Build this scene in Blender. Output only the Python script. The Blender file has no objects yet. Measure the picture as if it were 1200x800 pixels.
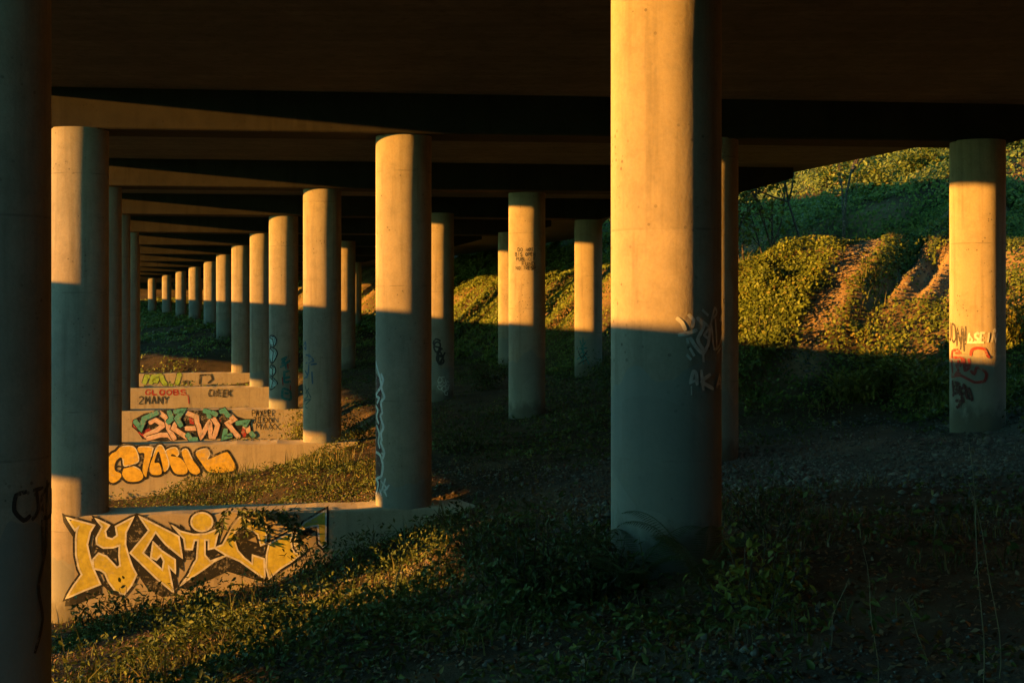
import bpy, bmesh, math, random
import numpy as np
from mathutils import Vector, Matrix
from mathutils.geometry import tessellate_polygon

random.seed(7)
rng = np.random.default_rng(7)
scene = bpy.context.scene
COL = scene.collection
PI = math.pi

# ------------------------------------------------------------------ camera constants
F, XC, YH = 1650.0, 600.0, 354.0      # focal length / principal column / horizon, in pixels of a 1200 px wide frame
D = 1.2                               # column diameter in metres
R = D / 2
BEAM_Z, SOFFIT_Z = 3.56, 4.40         # heights relative to the lens (z = 0)

SUN_H = Vector((-0.925, -0.38)).normalized()
SUN_EL = math.radians(4.8)

# ------------------------------------------------------------------ helpers
def tag(o, label=None, cat=None, group=None, kind=None):
    if label: o['label'] = label
    if cat: o['category'] = cat
    if group: o['group'] = group
    if kind: o['kind'] = kind
    return o

def link(name, me, mats=(), parent=None):
    o = bpy.data.objects.new(name, me)
    COL.objects.link(o)
    for m in mats:
        me.materials.append(m)
    if parent: o.parent = parent
    return o

def empty(name, loc, rz=0.0):
    o = bpy.data.objects.new(name, None)
    COL.objects.link(o)
    o.location = loc
    o.rotation_euler = (0, 0, rz)
    o.empty_display_size = 0.2
    return o

def np_mesh(name, verts, faces, smooth=False):
    """verts (n,3); faces (m,k) array of equal sized polygons"""
    me = bpy.data.meshes.new(name)
    verts = np.asarray(verts, np.float32); faces = np.asarray(faces, np.int32)
    m, k = faces.shape
    me.vertices.add(len(verts)); me.vertices.foreach_set('co', verts.ravel())
    me.loops.add(m * k); me.loops.foreach_set('vertex_index', faces.ravel())
    me.polygons.add(m)
    me.polygons.foreach_set('loop_start', np.arange(0, m * k, k, dtype=np.int32))
    me.polygons.foreach_set('loop_total', np.full(m, k, np.int32))
    if smooth:
        me.polygons.foreach_set('use_smooth', np.ones(m, bool))
    me.update(calc_edges=True); me.validate()
    return me

def py_mesh(name, verts, faces, smooth=False):
    me = bpy.data.meshes.new(name)
    me.from_pydata([tuple(v) for v in verts], [], faces)
    if smooth:
        me.polygons.foreach_set('use_smooth', np.ones(len(me.polygons), bool))
    me.update()
    return me

class MB:
    """collects boxes, tubes and leaves and makes one mesh of them"""
    def __init__(s): s.v = []; s.f = []
    def quadbox(s, p):          # 8 points: bottom 4 ccw, top 4 ccw
        b = len(s.v); s.v += [tuple(q) for q in p]
        for f in ((3,2,1,0),(4,5,6,7),(0,1,5,4),(1,2,6,5),(2,3,7,6),(3,0,4,7)):
            s.f.append(tuple(b+i for i in f))
    def tube(s, pts, radii, n=6):
        pts = [Vector(p) for p in pts]; b = len(s.v); m = len(pts)
        for i, p in enumerate(pts):
            t = (pts[min(i+1, m-1)] - pts[max(i-1, 0)])
            if t.length < 1e-9: t = Vector((0,0,1))
            t.normalize()
            a = t.cross(Vector((0.31,0.95,0.05)))
            if a.length < 1e-3: a = t.cross(Vector((1,0,0)))
            a.normalize(); c = t.cross(a)
            for k in range(n):
                an = 2*PI*k/n
                s.v.append(tuple(p + (a*math.cos(an) + c*math.sin(an))*radii[i]))
        for i in range(m-1):
            for k in range(n):
                k2 = (k+1) % n
                s.f.append((b+i*n+k, b+i*n+k2, b+(i+1)*n+k2, b+(i+1)*n+k))
        s.f.append(tuple(b+(m-1)*n+k for k in range(n)))
        s.f.append(tuple(b+n-1-k for k in range(n)))
    def leaf(s, p, d, up, L, W, fold=0.25):
        p = Vector(p); d = Vector(d).normalized()
        side = d.cross(Vector(up))
        if side.length < 1e-4: side = d.cross(Vector((1,0,0)))
        side.normalize(); n = side.cross(d)
        b = len(s.v)
        for (a, w) in ((0,0),(0.3,1),(0.68,0.75),(1,0),(0.68,-0.75),(0.3,-1)):
            s.v.append(tuple(p + d*(a*L) + side*(w*W*0.5) + n*(abs(w)*W*fold*0.5 - a*a*L*0.12)))
        s.f.append((b, b+1, b+2, b+3)); s.f.append((b, b+3, b+4, b+5))
    def build(s, name, mat, parent=None, smooth=False):
        me = py_mesh(name, s.v, s.f, smooth)
        return link(name, me, [mat], parent)

# ------------------------------------------------------------------ materials
def mat(name):
    m = bpy.data.materials.new(name); m.use_nodes = True
    nt = m.node_tree; nt.nodes.clear()
    out = nt.nodes.new('ShaderNodeOutputMaterial')
    return m, nt, out
def node(nt, typ, **kw):
    n = nt.nodes.new(typ)
    for k, v in kw.items():
        if k.startswith('i_'):
            key = k[2:]
            n.inputs[int(key) if key.isdigit() else key.replace('_', ' ')].default_value = v
        else: setattr(n, k, v)
    return n
def ramp(nt, src, stops):
    r = nt.nodes.new('ShaderNodeValToRGB'); cr = r.color_ramp
    while len(cr.elements) < len(stops): cr.elements.new(0.5)
    for e, (p, c) in zip(cr.elements, stops):
        e.position = p; e.color = (*c, 1) if len(c) == 3 else c
    nt.links.new(src, r.inputs[0]); return r.outputs[0]
def mixc(nt, fac, a, b, mode='MIX'):
    m = nt.nodes.new('ShaderNodeMix'); m.data_type = 'RGBA'; m.blend_type = mode
    for i, x in ((0, fac), (6, a), (7, b)):
        if hasattr(x, 'links'): nt.links.new(x, m.inputs[i])
        elif i == 0: m.inputs[0].default_value = x
        else: m.inputs[i].default_value = (*x, 1)
    return m.outputs[2]
def math_(nt, op, a, b=None):
    m = nt.nodes.new('ShaderNodeMath'); m.operation = op
    for i, x in enumerate((a, b)):
        if x is None: continue
        if hasattr(x, 'links'): nt.links.new(x, m.inputs[i])
        else: m.inputs[i].default_value = x
    return m.outputs[0]
def noise(nt, vec, scale, detail=4, rough=0.55):
    n = nt.nodes.new('ShaderNodeTexNoise')
    n.inputs['Scale'].default_value = scale; n.inputs['Detail'].default_value = detail
    n.inputs['Roughness'].default_value = rough
    nt.links.new(vec, n.inputs['Vector']); return n.outputs['Fac']
def mapping(nt, vec, scale=(1,1,1), loc=(0,0,0)):
    m = nt.nodes.new('ShaderNodeMapping'); m.inputs['Scale'].default_value = scale
    m.inputs['Location'].default_value = loc
    nt.links.new(vec, m.inputs['Vector']); return m.outputs[0]
def principled(nt, out, col, rough=0.9, spec=0.2, drough=0.0):
    b = nt.nodes.new('ShaderNodeBsdfPrincipled')
    if hasattr(col, 'links'): nt.links.new(col, b.inputs['Base Color'])
    else: b.inputs['Base Color'].default_value = (*col, 1)
    if hasattr(rough, 'links'): nt.links.new(rough, b.inputs['Roughness'])
    else: b.inputs['Roughness'].default_value = rough
    b.inputs['Specular IOR Level'].default_value = spec
    b.inputs['Diffuse Roughness'].default_value = drough
    nt.links.new(b.outputs[0], out.inputs[0]); return b
def bump(nt, b, h, strength=0.3, dist=0.02):
    n = nt.nodes.new('ShaderNodeBump'); n.inputs['Strength'].default_value = strength
    n.inputs['Distance'].default_value = dist
    nt.links.new(h, n.inputs['Height']); nt.links.new(n.outputs[0], b.inputs['Normal'])

K = 0.535       # albedo scale, lowered so less sunlight bounces into the shade
def concrete(name, c1, c2, joints=0.0, planks=False, buff=False, pores=True, stain=0.5, k=1.0):
    m, nt, out = mat(name)
    tc = nt.nodes.new('ShaderNodeTexCoord'); oi = nt.nodes.new('ShaderNodeObjectInfo')
    vm = nt.nodes.new('ShaderNodeVectorMath'); vm.operation = 'ADD'
    nt.links.new(tc.outputs['Object'], vm.inputs[0])
    cmb = nt.nodes.new('ShaderNodeCombineXYZ')
    nt.links.new(math_(nt, 'MULTIPLY', oi.outputs['Random'], 61.0), cmb.inputs[0])
    nt.links.new(math_(nt, 'MULTIPLY', oi.outputs['Random'], 37.0), cmb.inputs[1])
    nt.links.new(cmb.outputs[0], vm.inputs[1])
    v = vm.outputs[0]
    big = noise(nt, v, 0.9, 5, 0.6)
    col = mixc(nt, ramp(nt, big, [(0.32, (0,0,0)), (0.68, (1,1,1))]), c1, c2)
    blot = noise(nt, v, 3.2, 6, 0.7)
    col = mixc(nt, math_(nt, 'MULTIPLY', ramp(nt, blot, [(0.46, (0,0,0)), (0.62, (1,1,1))]), 0.45*min(1, stain+0.2)), col, tuple(x*0.68 for x in c1))
    streak = noise(nt, mapping(nt, v, (5, 5, 0.35)), 1.0, 4, 0.6)
    col = mixc(nt, math_(nt, 'MULTIPLY', ramp(nt, streak, [(0.52, (0,0,0)), (0.72, (1,1,1))]), stain),
               col, tuple(x*0.55 for x in c1))
    fine = noise(nt, v, 26, 3, 0.7)
    col = mixc(nt, 0.16, col, ramp(nt, fine, [(0.3, (0.25,0.25,0.25)), (0.7, (0.75,0.75,0.75))]), 'OVERLAY')
    h = fine
    if pores:
        vo = nt.nodes.new('ShaderNodeTexVoronoi'); vo.inputs['Scale'].default_value = 9.0
        vo.inputs['Randomness'].default_value = 1.0
        nt.links.new(v, vo.inputs['Vector'])
        gate = ramp(nt, noise(nt, v, 1.6, 2), [(0.5, (0,0,0)), (0.62, (1,1,1))])
        p = math_(nt, 'LESS_THAN', vo.outputs['Distance'], 0.17)
        p = math_(nt, 'MULTIPLY', p, gate)
        col = mixc(nt, math_(nt, 'MULTIPLY', p, 0.7), col, tuple(x*0.3 for x in c1))
        h = math_(nt, 'SUBTRACT', h, math_(nt, 'MULTIPLY', p, 2.0))
    sep = nt.nodes.new('ShaderNodeSeparateXYZ'); nt.links.new(tc.outputs['Object'], sep.inputs[0])
    if joints > 0:
        z = math_(nt, 'ADD', sep.outputs[2], math_(nt, 'MULTIPLY', oi.outputs['Random'], 1.3))
        fr = math_(nt, 'FRACT', math_(nt, 'DIVIDE', z, joints))
        j = math_(nt, 'LESS_THAN', fr, 0.010)
        jn = ramp(nt, noise(nt, v, 3.0, 2), [(0.42, (0,0,0)), (0.6, (1,1,1))])
        col = mixc(nt, math_(nt, 'MULTIPLY', math_(nt, 'MULTIPLY', j, jn), 0.55), col, tuple(x*0.45 for x in c1))
        # each lift of the pour has a slightly different tone
        wn = nt.nodes.new('ShaderNodeTexWhiteNoise'); wn.noise_dimensions = '2D'
        cb = nt.nodes.new('ShaderNodeCombineXYZ')
        nt.links.new(math_(nt, 'FLOOR', math_(nt, 'DIVIDE', z, joints)), cb.inputs[0])
        nt.links.new(oi.outputs['Random'], cb.inputs[1]); nt.links.new(cb.outputs[0], wn.inputs['Vector'])
        col = mixc(nt, math_(nt, 'MULTIPLY', wn.outputs['Value'], 0.22), col, tuple(x*0.6 for x in c1))
    if buff:
        sp = noise(nt, mapping(nt, v, (1, 1, 0.6)), 4.0, 4, 0.65)
        lim = math_(nt, 'ADD', 0.25, math_(nt, 'MULTIPLY', sp, 1.0))
        dz = math_(nt, 'SUBTRACT', sep.outputs[2], lim)
        spl = ramp(nt, dz, [(0.0, (1,1,1)), (0.35, (0,0,0))])
        SPLASH = (spl, (0.10,0.085,0.06))
    if buff:     # grey paint rolled over old tags near the ground, ragged top edge
        n1 = noise(nt, mapping(nt, v, (1, 1, 0.25)), 1.2, 2)
        top = math_(nt, 'ADD', math_(nt, 'MULTIPLY', oi.outputs['Random'], 1.0), math_(nt, 'MULTIPLY', n1, 1.8))
        a = math_(nt, 'LESS_THAN', sep.outputs[2], math_(nt, 'ADD', top, 0.9))
        vo2 = nt.nodes.new('ShaderNodeTexVoronoi'); vo2.feature = 'F1'; vo2.distance = 'CHEBYCHEV'
        vo2.inputs['Scale'].default_value = 0.9; nt.links.new(v, vo2.inputs['Vector'])
        tone = mixc(nt, vo2.outputs['Color'], (0.26, 0.28, 0.26), (0.40, 0.41, 0.37))
        col = mixc(nt, math_(nt, 'MULTIPLY', a, 0.62), col, tone)
        col = mixc(nt, math_(nt, 'MULTIPLY', SPLASH[0], 0.6), col, SPLASH[1])
    if planks:
        fr = math_(nt, 'FRACT', math_(nt, 'DIVIDE', sep.outputs[1], 0.3))
        pl = math_(nt, 'LESS_THAN', fr, 0.05)
        col = mixc(nt, math_(nt, 'MULTIPLY', pl, 0.5), col, tuple(x*0.4 for x in c1))
        wn = nt.nodes.new('ShaderNodeTexWhiteNoise'); wn.noise_dimensions = '1D'
        nt.links.new(math_(nt, 'FLOOR', math_(nt, 'DIVIDE', sep.outputs[1], 0.3)), wn.inputs['W'])
        col = mixc(nt, math_(nt, 'MULTIPLY', wn.outputs['Value'], 0.4), col, tuple(x*0.5 for x in c1))
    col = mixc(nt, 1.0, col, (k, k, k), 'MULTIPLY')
    b = principled(nt, out, col, 0.9, 0.15, 1.0)
    bump(nt, b, h, 0.35, 0.012)
    return m

M = {}
M['column'] = concrete('column_concrete', (0.43,0.365,0.28), (0.52,0.44,0.335), joints=2.44, buff=True, stain=0.65, k=K)
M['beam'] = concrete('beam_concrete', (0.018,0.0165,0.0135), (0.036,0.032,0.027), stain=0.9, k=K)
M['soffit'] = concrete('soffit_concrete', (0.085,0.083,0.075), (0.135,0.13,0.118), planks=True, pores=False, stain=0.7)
M['wall'] = concrete('wall_concrete', (0.52,0.43,0.30), (0.60,0.50,0.355), stain=0.5, k=K)
M['ramp'] = concrete('ramp_concrete', (0.30,0.28,0.25), (0.38,0.36,0.32), pores=False, k=K)

def plain(name, c, rough=0.7, var=0.25):
    m, nt, out = mat(name)
    tc = nt.nodes.new('ShaderNodeTexCoord')
    n = noise(nt, tc.outputs['Object'], 9, 4, 0.6)
    col = mixc(nt, ramp(nt, n, [(0.35, (0,0,0)), (0.65, (1,1,1))]), tuple(x*(1-var) for x in c), tuple(min(1, x*(1+var*0.5)) for x in c))
    w = noise(nt, tc.outputs['Object'], 14, 5, 0.75)
    w2 = noise(nt, tc.outputs['Object'], 1.7, 3, 0.6)
    wear = ramp(nt, math_(nt, 'ADD', math_(nt, 'MULTIPLY', w, 0.7), math_(nt, 'MULTIPLY', w2, 0.5)), [(0.64, (0,0,0)), (0.74, (1,1,1))])
    col = mixc(nt, math_(nt, 'MULTIPLY', wear, 0.75), col, (0.45,0.39,0.30))
    col = mixc(nt, 1.0, col, (K, K, K), 'MULTIPLY')
    principled(nt, out, col, rough, 0.25, 0.5)
    return m
PAINT = {k: plain('spray_'+k, c) for k, c in {
    'yellow': (0.68,0.56,0.07), 'amber': (0.82,0.52,0.05), 'black': (0.012,0.012,0.014), 'white': (0.80,0.78,0.75),
    'pink': (0.85,0.55,0.45), 'teal': (0.10,0.42,0.42), 'red': (0.45,0.03,0.03), 'lime': (0.38,0.58,0.08),
    'blue': (0.05,0.13,0.22), 'darkteal': (0.03,0.24,0.25), 'crimson': (0.42,0.05,0.04), 'grey': (0.32,0.30,0.26), 'fade': (0.10,0.15,0.15),
    'ink': (0.05,0.045,0.04), 'maroon': (0.10,0.02,0.02), 'chalk': (0.82,0.80,0.72), 'cyan': (0.42,0.62,0.62)}.items()}

def leafmat(name, dark, mid, light, dry=None, transl=0.25, drought=0.06, rough=0.55):
    m, nt, out = mat(name)
    g = nt.nodes.new('ShaderNodeNewGeometry')
    fac = math_(nt, 'ADD', math_(nt, 'MULTIPLY', g.outputs['Random Per Island'], 0.62), math_(nt, 'MULTIPLY', ramp(nt, noise(nt, g.outputs['Position'], 0.7, 4, 0.65), [(0.34, (0,0,0)), (0.66, (1,1,1))]), 0.38))
    stops = [(0.0, dark), (0.45, mid), (0.9, light)]
    if dry: stops = [(0.0, dark), (0.42, mid), (0.85-drought, light), (1-drought, dry)]
    c = ramp(nt, fac, [(p, tuple(K*q for q in cc)) for p, cc in stops])
    b = nt.nodes.new('ShaderNodeBsdfPrincipled'); nt.links.new(c, b.inputs['Base Color'])
    b.inputs['Roughness'].default_value = rough; b.inputs['Specular IOR Level'].default_value = 0.15
    t = nt.nodes.new('ShaderNodeBsdfTranslucent'); nt.links.new(c, t.inputs[0])
    mx = nt.nodes.new('ShaderNodeMixShader'); mx.inputs[0].default_value = transl
    nt.links.new(b.outputs[0], mx.inputs[1]); nt.links.new(t.outputs[0], mx.inputs[2])
    nt.links.new(mx.outputs[0], out.inputs[0])
    return m
M['ivy'] = leafmat('ivy_leaf', (0.035,0.055,0.014), (0.096,0.142,0.025), (0.20,0.255,0.043), (0.29,0.20,0.06))
M['weed'] = leafmat('weed_leaf', (0.035,0.06,0.018), (0.075,0.11,0.028), (0.15,0.18,0.04), (0.26,0.18,0.07))
M['shrub'] = leafmat('shrub_leaf', (0.03,0.055,0.018), (0.06,0.09,0.025), (0.12,0.15,0.04))
M['goldbush'] = leafmat('gold_leaf', (0.09,0.12,0.02), (0.17,0.19,0.03), (0.28,0.27,0.05), (0.35,0.22,0.06))
M['grass'] = leafmat('grass_blade', (0.04,0.06,0.018), (0.08,0.10,0.028), (0.16,0.155,0.05), (0.26,0.19,0.08), drought=0.15)
M['fern'] = leafmat('fern_leaf', (0.05,0.08,0.03), (0.08,0.12,0.04), (0.12,0.15,0.06))
M['litter'] = leafmat('dry_litter', (0.09,0.05,0.025), (0.17,0.10,0.05), (0.28,0.18,0.09), transl=0.1)
M['dry'] = plain('dry_stem', (0.28,0.22,0.12))
M['bark'] = plain('bark', (0.09,0.07,0.05), 0.9, 0.5)
M['stone'] = leafmat('gravel_stone', (0.07,0.065,0.06), (0.14,0.13,0.115), (0.26,0.24,0.21), transl=0.0, rough=0.9)

# ------------------------------------------------------------------ the four rows of columns
# row B, the one that stands on the graffiti walls: (pixel column, distance in diameters)
bpx = [(780.5,12.8),(473,25.3),(377.6,37.2),(332.3,48.8),(306.4,61),(282.6,74),(262.9,88),(246.9,103),(228.2,119),(212,136),(195.4,154),(178.3,174)]
B = [((px-XC)/F*d*D, d*D) for px, d in bpx]
ang = [math.radians(a) for a in (7,7,8,9.5,10,10,10,10,11,12,13,14)]
by = np.array([b[1] for b in B]); bx_ = np.array([b[0] for b in B])
poly = np.polyfit(by, bx_, 3); dpoly = np.polyder(poly)
Y0, Y1 = 10.0, 212.0
def rowx(y):
    y = np.asarray(y, float); yc = np.clip(y, Y0, Y1)
    return np.polyval(poly, yc) + np.polyval(dpoly, yc)*(y-yc)
def rowslope(y):
    return np.polyval(dpoly, np.clip(np.asarray(y, float), Y0, Y1))
def acrossc(x, y):          # signed distance from row B
    s = rowslope(y); return (x-rowx(y))/np.sqrt(1+s*s)
def rowpt(y, c):            # the point at distance c from row B, square to the row
    s = float(rowslope(y)); n = math.sqrt(1+s*s)
    return (float(rowx(y)) + c/n, y - c*s/n)

A = []; Cc = []; Dd = []
for i, ((x, y), a) in enumerate(zip(B, ang)):
    sa = 6.78
    A.append((x-sa*math.cos(a), y-sa*math.sin(a)))
    sc_ = 6.65; sd = 12.6
    Cc.append((x+sc_*math.cos(a), y+sc_*math.sin(a))); Dd.append((x+sd*math.cos(a), y+sd*math.sin(a)))
def P(px, d): return ((px-XC)/F*d*D, d*D)
A[0] = P(-12, 12.0); A[1] = P(92.5, 24.4)
A[2] = (A[2][0], A[2][1])
Cc[1] = P(833, 25.9); Dd[1] = P(1145.5, 26.2)
Cc[2] = P(617.5, 38.4); Dd[2] = P(839, 39.3)
Cc[3] = P(514.5, 47.5); Dd[3] = P(689.5, 51.0)
Dd[4] = P(597.5, 60.5); Cc[5] = P(404.5, 69)

# ------------------------------------------------------------------ terrain
YS = [-150, -20, -7, 0, 15, 22, 29, 36, 45, 48, 52, 56, 60, 75, 89, 94, 100, 125, 165, 210, 300, 420]
CS = [-400,-60,-30,-14,-6.8,-4.3,-2.6,-1.3,0.5,3,6.5,12.7,15,18,22,26,34,55,90,400]
TAB = np.array([
 #-400  -60   -30   -14  -6.8  -4.3  -2.6  -1.3   0.5   3    6.5  12.7   15    18    22    26    34   55  90  400
 [-12, -9.5,  6.0,  6.0,  4.3,  4.3,  4.3,  4.3,  4.3,  4.3, 4.3,  4.3,  5.0, 7.0, 10.0, 14.0, 20,  28, 32, 36],  # unseen bank behind the camera, raised to hold back skylight
 [-12, -9.5,  6.0,  6.0,  4.3,  4.3,  4.3,  4.3,  4.3,  4.3, 4.3,  4.3,  5.0, 7.0, 10.0, 14.0, 20,  28, 32, 36],
 [-12, -9.5,  4.0,  4.0, -0.6, -1.7, -1.8, -1.8, -1.8, -1.8,-1.8, -1.0,  2.0, 4.5,  8.0, 12.0, 20,  28, 32, 36],
 [-12, -9.5, -8.2, -6.0, -2.5, -1.75,-1.7, -1.75,-1.9, -1.9,-2.0, -2.0,  0.0, 2.5,  6.0, 11.0, 18,  28, 32, 36],  # hill out of frame on the right, raised to keep skylight out
 [-12, -9.5, -8.2, -6.9, -4.75,-4.0, -3.55,-3.2, -2.85,-2.7,-2.6, -2.6, -1.4, 1.0,  5.0, 10.0,  18,  28, 32, 36],
 [-12, -9.5, -8.2, -7.2, -6.00,-5.2, -4.80,-4.4, -3.70,-3.2,-3.0, -2.7, -1.9,-0.5,  1.0,  2.8,  7,  25, 32, 36],
 [-12, -9.5, -8.2, -7.3, -6.55,-6.05,-5.75,-5.40,-4.50,-4.0,-3.5, -2.8, -2.0,-0.9,  0.9,  2.6,  6,  25, 32, 36],
 [-12, -9.5, -8.2, -7.3, -6.30,-5.70,-5.2, -4.75,-4.38,-4.0,-3.5, -2.8, -2.3,-1.2,  0.8,  2.6,  6,  25, 32, 36],
 [-12, -9.5, -8.2, -7.3, -6.10,-5.70,-5.3, -4.95,-4.50,-4.1,-3.7, -2.75,-2.2,-1.8,  0.6,  2.6,  6.0,25, 32, 36],
 [-12, -9.5, -8.2, -7.3, -6.10,-5.90,-5.7, -5.50,-5.10,-4.2,-3.75,-2.9, -2.1,-1.6,  1.0,  2.8,  6.5,25, 32, 36],
 [-12, -9.5, -8.2, -7.3, -6.10,-6.00,-5.9, -5.90,-5.60,-4.3,-3.8, -3.0, -2.0,-1.4,  0.3,  2.6,  7,  25, 32, 36],
 [-12, -9.5, -8.2, -7.3, -6.10,-6.00,-5.9, -5.90,-5.60,-4.4,-3.85,-3.1, -1.8,-0.6,  0.6,  3.0,  7.6,25, 32, 36],
 [-12, -9.5, -8.2, -7.3, -6.10,-6.00,-5.9, -5.90,-5.60,-4.4,-3.9, -3.2, -1.7, 0.8,  3.0,  4.6,  8.4,25, 32, 36],
 [-12, -9.5, -8.2, -7.3, -6.00,-5.90,-5.8, -5.80,-5.60,-4.4,-3.9, -3.3, -1.45,1.6,  3.9,  5.5,  9,  25, 32, 36],
 [-12, -9.5, -8.2, -7.3, -5.50,-5.40,-5.3, -5.30,-5.00,-4.3,-3.8, -3.3, -1.6, 0.9,  3.0,  5.5, 11,  26, 32, 36],
 [-12, -9.5, -8.1, -7.0, -3.70,-3.45,-3.4, -3.35,-3.30,-3.4,-3.4, -3.1, -1.6, 0.9,  3.0,  5.5, 11,  26, 32, 36],
 [-12, -9.5, -8.0, -6.8, -3.20,-3.00,-2.95,-2.90,-2.85,-2.9,-3.0, -3.0, -1.6, 0.9,  3.0,  5.5, 11,  26, 32, 36],
 [-12, -9.5, -7.5, -5.8, -2.60,-2.20,-2.1, -2.05,-2.00,-2.1,-2.2, -2.3, -1.2, 1.2,  3.5,  5.5, 11,  26, 32, 36],
 [-12, -9.5, -7.0, -5.2, -2.20,-1.95,-1.9, -1.85,-1.80,-1.8,-1.8, -1.8, -0.8, 1.4,  3.8,  6.0, 11,  26, 32, 36],
 [-12, -9.5, -7.0, -5.0, -1.80,-1.55,-1.5, -1.45,-1.40,-1.4,-1.4, -1.4, -0.4, 2.0,  4.0,  6.0, 11,  26, 32, 36],
 [-12, -8.0, -4.0, -2.0,  0.00, 0.50, 0.8,  1.00, 1.20, 1.6, 2.0,  2.5,  3.0, 4.0,  5.0,  7.0, 11,  20, 26, 34],
 [-8,  -2.0,  4.0,  8.0, 12.0, 13.0, 14,   14.5, 15.0, 15.5,16,   17,   18,  18,   19,   20,  22,  26, 30, 36]], float)
def smooth(a, b, v):
    t = np.clip((v-a)/(b-a), 0, 1); return t*t*(3-2*t)
def spur(x, y):
    """a spur of the bank that runs in under the deck edge"""
    sd = ((x-8.5)*7-(y-39.0)*4.3)/8.2
    amp = 0.95-0.17*smooth(0.0, 0.7, sd)
    r = smooth(0, 2.5, sd)
    end = 1-smooth(45.4+3.0*r, 48.0+5.0*r, y)
    t = np.clip((y-35.8)/9.0, 0, 1)
    return amp*(0.65*t+0.35*t*t*(3-2*t))*end*smooth(3.5, 6.0, x)*(1-smooth(14.5, 20, x))
def furrows(x, y):
    """ruts up the bare bank, shaped to streak it with light and shade"""
    sd = ((x-8.5)*7-(y-39.0)*4.3)/8.2
    al = ((x-8.5)*4.3+(y-39.0)*7)/8.2
    m = smooth(0.3, 0.9, sd)*(1-smooth(2.8, 3.8, sd))*smooth(2.6, 4.6, al)*(1-smooth(9.5, 11, al))
    return m, sd
def vnoise(x, y, s, seed):
    x = x/s; y = y/s
    xi = np.floor(x).astype(np.int64); yi = np.floor(y).astype(np.int64); fx = x-xi; fy = y-yi
    fx = fx*fx*(3-2*fx); fy = fy*fy*(3-2*fy)
    def hsh(a, b):
        h = (a*374761393 + b*668265263 + seed*974711) & 0x7fffffff
        h = ((h ^ (h >> 13))*1274126177) & 0x7fffffff
        return ((h ^ (h >> 16)) & 0xffff)/65535.0
    a = hsh(xi, yi); b = hsh(xi+1, yi); c = hsh(xi, yi+1); d = hsh(xi+1, yi+1)
    return (a*(1-fx)+b*fx)*(1-fy) + (c*(1-fx)+d*fx)*fy - 0.5
def ground(x, y, rough=True):
    x = np.asarray(x, float); y = np.asarray(y, float)
    x, y = np.broadcast_arrays(x, y)
    c = acrossc(x, y)
    yi = np.clip(np.searchsorted(YS, y)-1, 0, len(YS)-2); ci = np.clip(np.searchsorted(CS, c)-1, 0, len(CS)-2)
    ya = np.array(YS, float); ca = np.array(CS, float)
    fy = np.clip((y-ya[yi])/(ya[yi+1]-ya[yi]), 0, 1); fc = np.clip((c-ca[ci])/(ca[ci+1]-ca[ci]), 0, 1)
    fy = fy*fy*(3-2*fy)*0.6 + fy*0.4
    z = (TAB[yi,ci]*(1-fc)+TAB[yi,ci+1]*fc)*(1-fy) + (TAB[yi+1,ci]*(1-fc)+TAB[yi+1,ci+1]*fc)*fy
    z = z + 4.1*spur(x, y)
    fm, fs = furrows(x, y)
    z = z + fm*(0.17*np.sin(2*PI*fs/0.85+vnoise(x, y, 2.5, 83)*0.7)+vnoise(x, y, 0.5, 85)*0.16+vnoise(x, y, 0.22, 87)*0.07)  # ruts shaped in so grazing sun makes lit and dark streaks
    if rough:
        lw = np.clip((2.5-c)/2, 0.35, 1)
        z = z + lw*(vnoise(x, y, 0.55, 3)*0.10 + vnoise(x, y, 1.9, 5)*0.26)
        hill = np.clip((c-20)/8, 0.12, 1)*np.clip((c-13.5)/2, 0, 1)
        z = z + hill*(vnoise(x, y, 3.1, 8)*0.7 + vnoise(x, y, 7.0, 11)*1.1 + vnoise(x, y, 1.3, 13)*0.25)
    return z
def gz(x, y): return float(ground(np.array([x]), np.array([y]))[0])

def axis(segs):
    out = [segs[0][0]]
    for a, b, st in segs:
        n = max(1, int(round((b-a)/st))); out += list(np.linspace(a, b, n+1)[1:])
    return np.array(out)
gx = axis([(-420,-90,30),(-90,-30,3),(-30,-12,0.6),(-12,6,0.3),(6,17,0.18),(17,30,0.3),(30,60,1.0),(60,120,4),(120,420,30)])
gy = axis([(-160,-10,10),(-10,6,1.0),(6,50,0.2),(50,70,0.4),(70,110,0.8),(110,220,2),(220,430,10)])
GX, GY = np.meshgrid(gx, gy)
GZ = ground(GX, GY)
nx, ny = len(gx), len(gy)
idx = np.arange(nx*ny).reshape(ny, nx)
fc = np.stack([idx[:-1,:-1], idx[:-1,1:], idx[1:,1:], idx[1:,:-1]], -1).reshape(-1, 4)
gme = np_mesh('ground', np.stack([GX, GY, GZ], -1).reshape(-1, 3), fc, smooth=True)

def pathmask(x, y):
    """bare eroded track that climbs the bank"""
    pts = [(7.8,38.3),(8.75,40.3),(9.9,42.3),(11.1,44.3),(12.2,46.2)]
    d = np.full(np.shape(x), 1e9)
    for (x0,y0),(x1,y1) in zip(pts[:-1], pts[1:]):
        dx, dy = x1-x0, y1-y0
        t = np.clip(((x-x0)*dx+(y-y0)*dy)/(dx*dx+dy*dy), 0, 1)
        d = np.minimum(d, np.hypot(x-x0-t*dx, y-y0-t*dy))
    d = d + vnoise(x, y, 0.9, 21)*0.5
    m = np.clip(1.3-d/0.5, 0, 1)
    # bare strip of soil further up, between the shadows
    return np.maximum(m, np.clip(furrows(x, y)[0]*1.1+vnoise(x, y, 0.8, 23)*1.0-0.15, 0, 1))
CG = acrossc(GX, GY)
dirt = np.maximum(pathmask(GX, GY), np.maximum(np.clip((CG-13)/2, 0, 1)*np.clip((26-CG)/3, 0, 1), np.clip(spur(GX, GY)*4, 0, 1))*np.clip(0.35+vnoise(GX, GY, 2.2, 81)*1.6, 0.1, 0.8))
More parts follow.
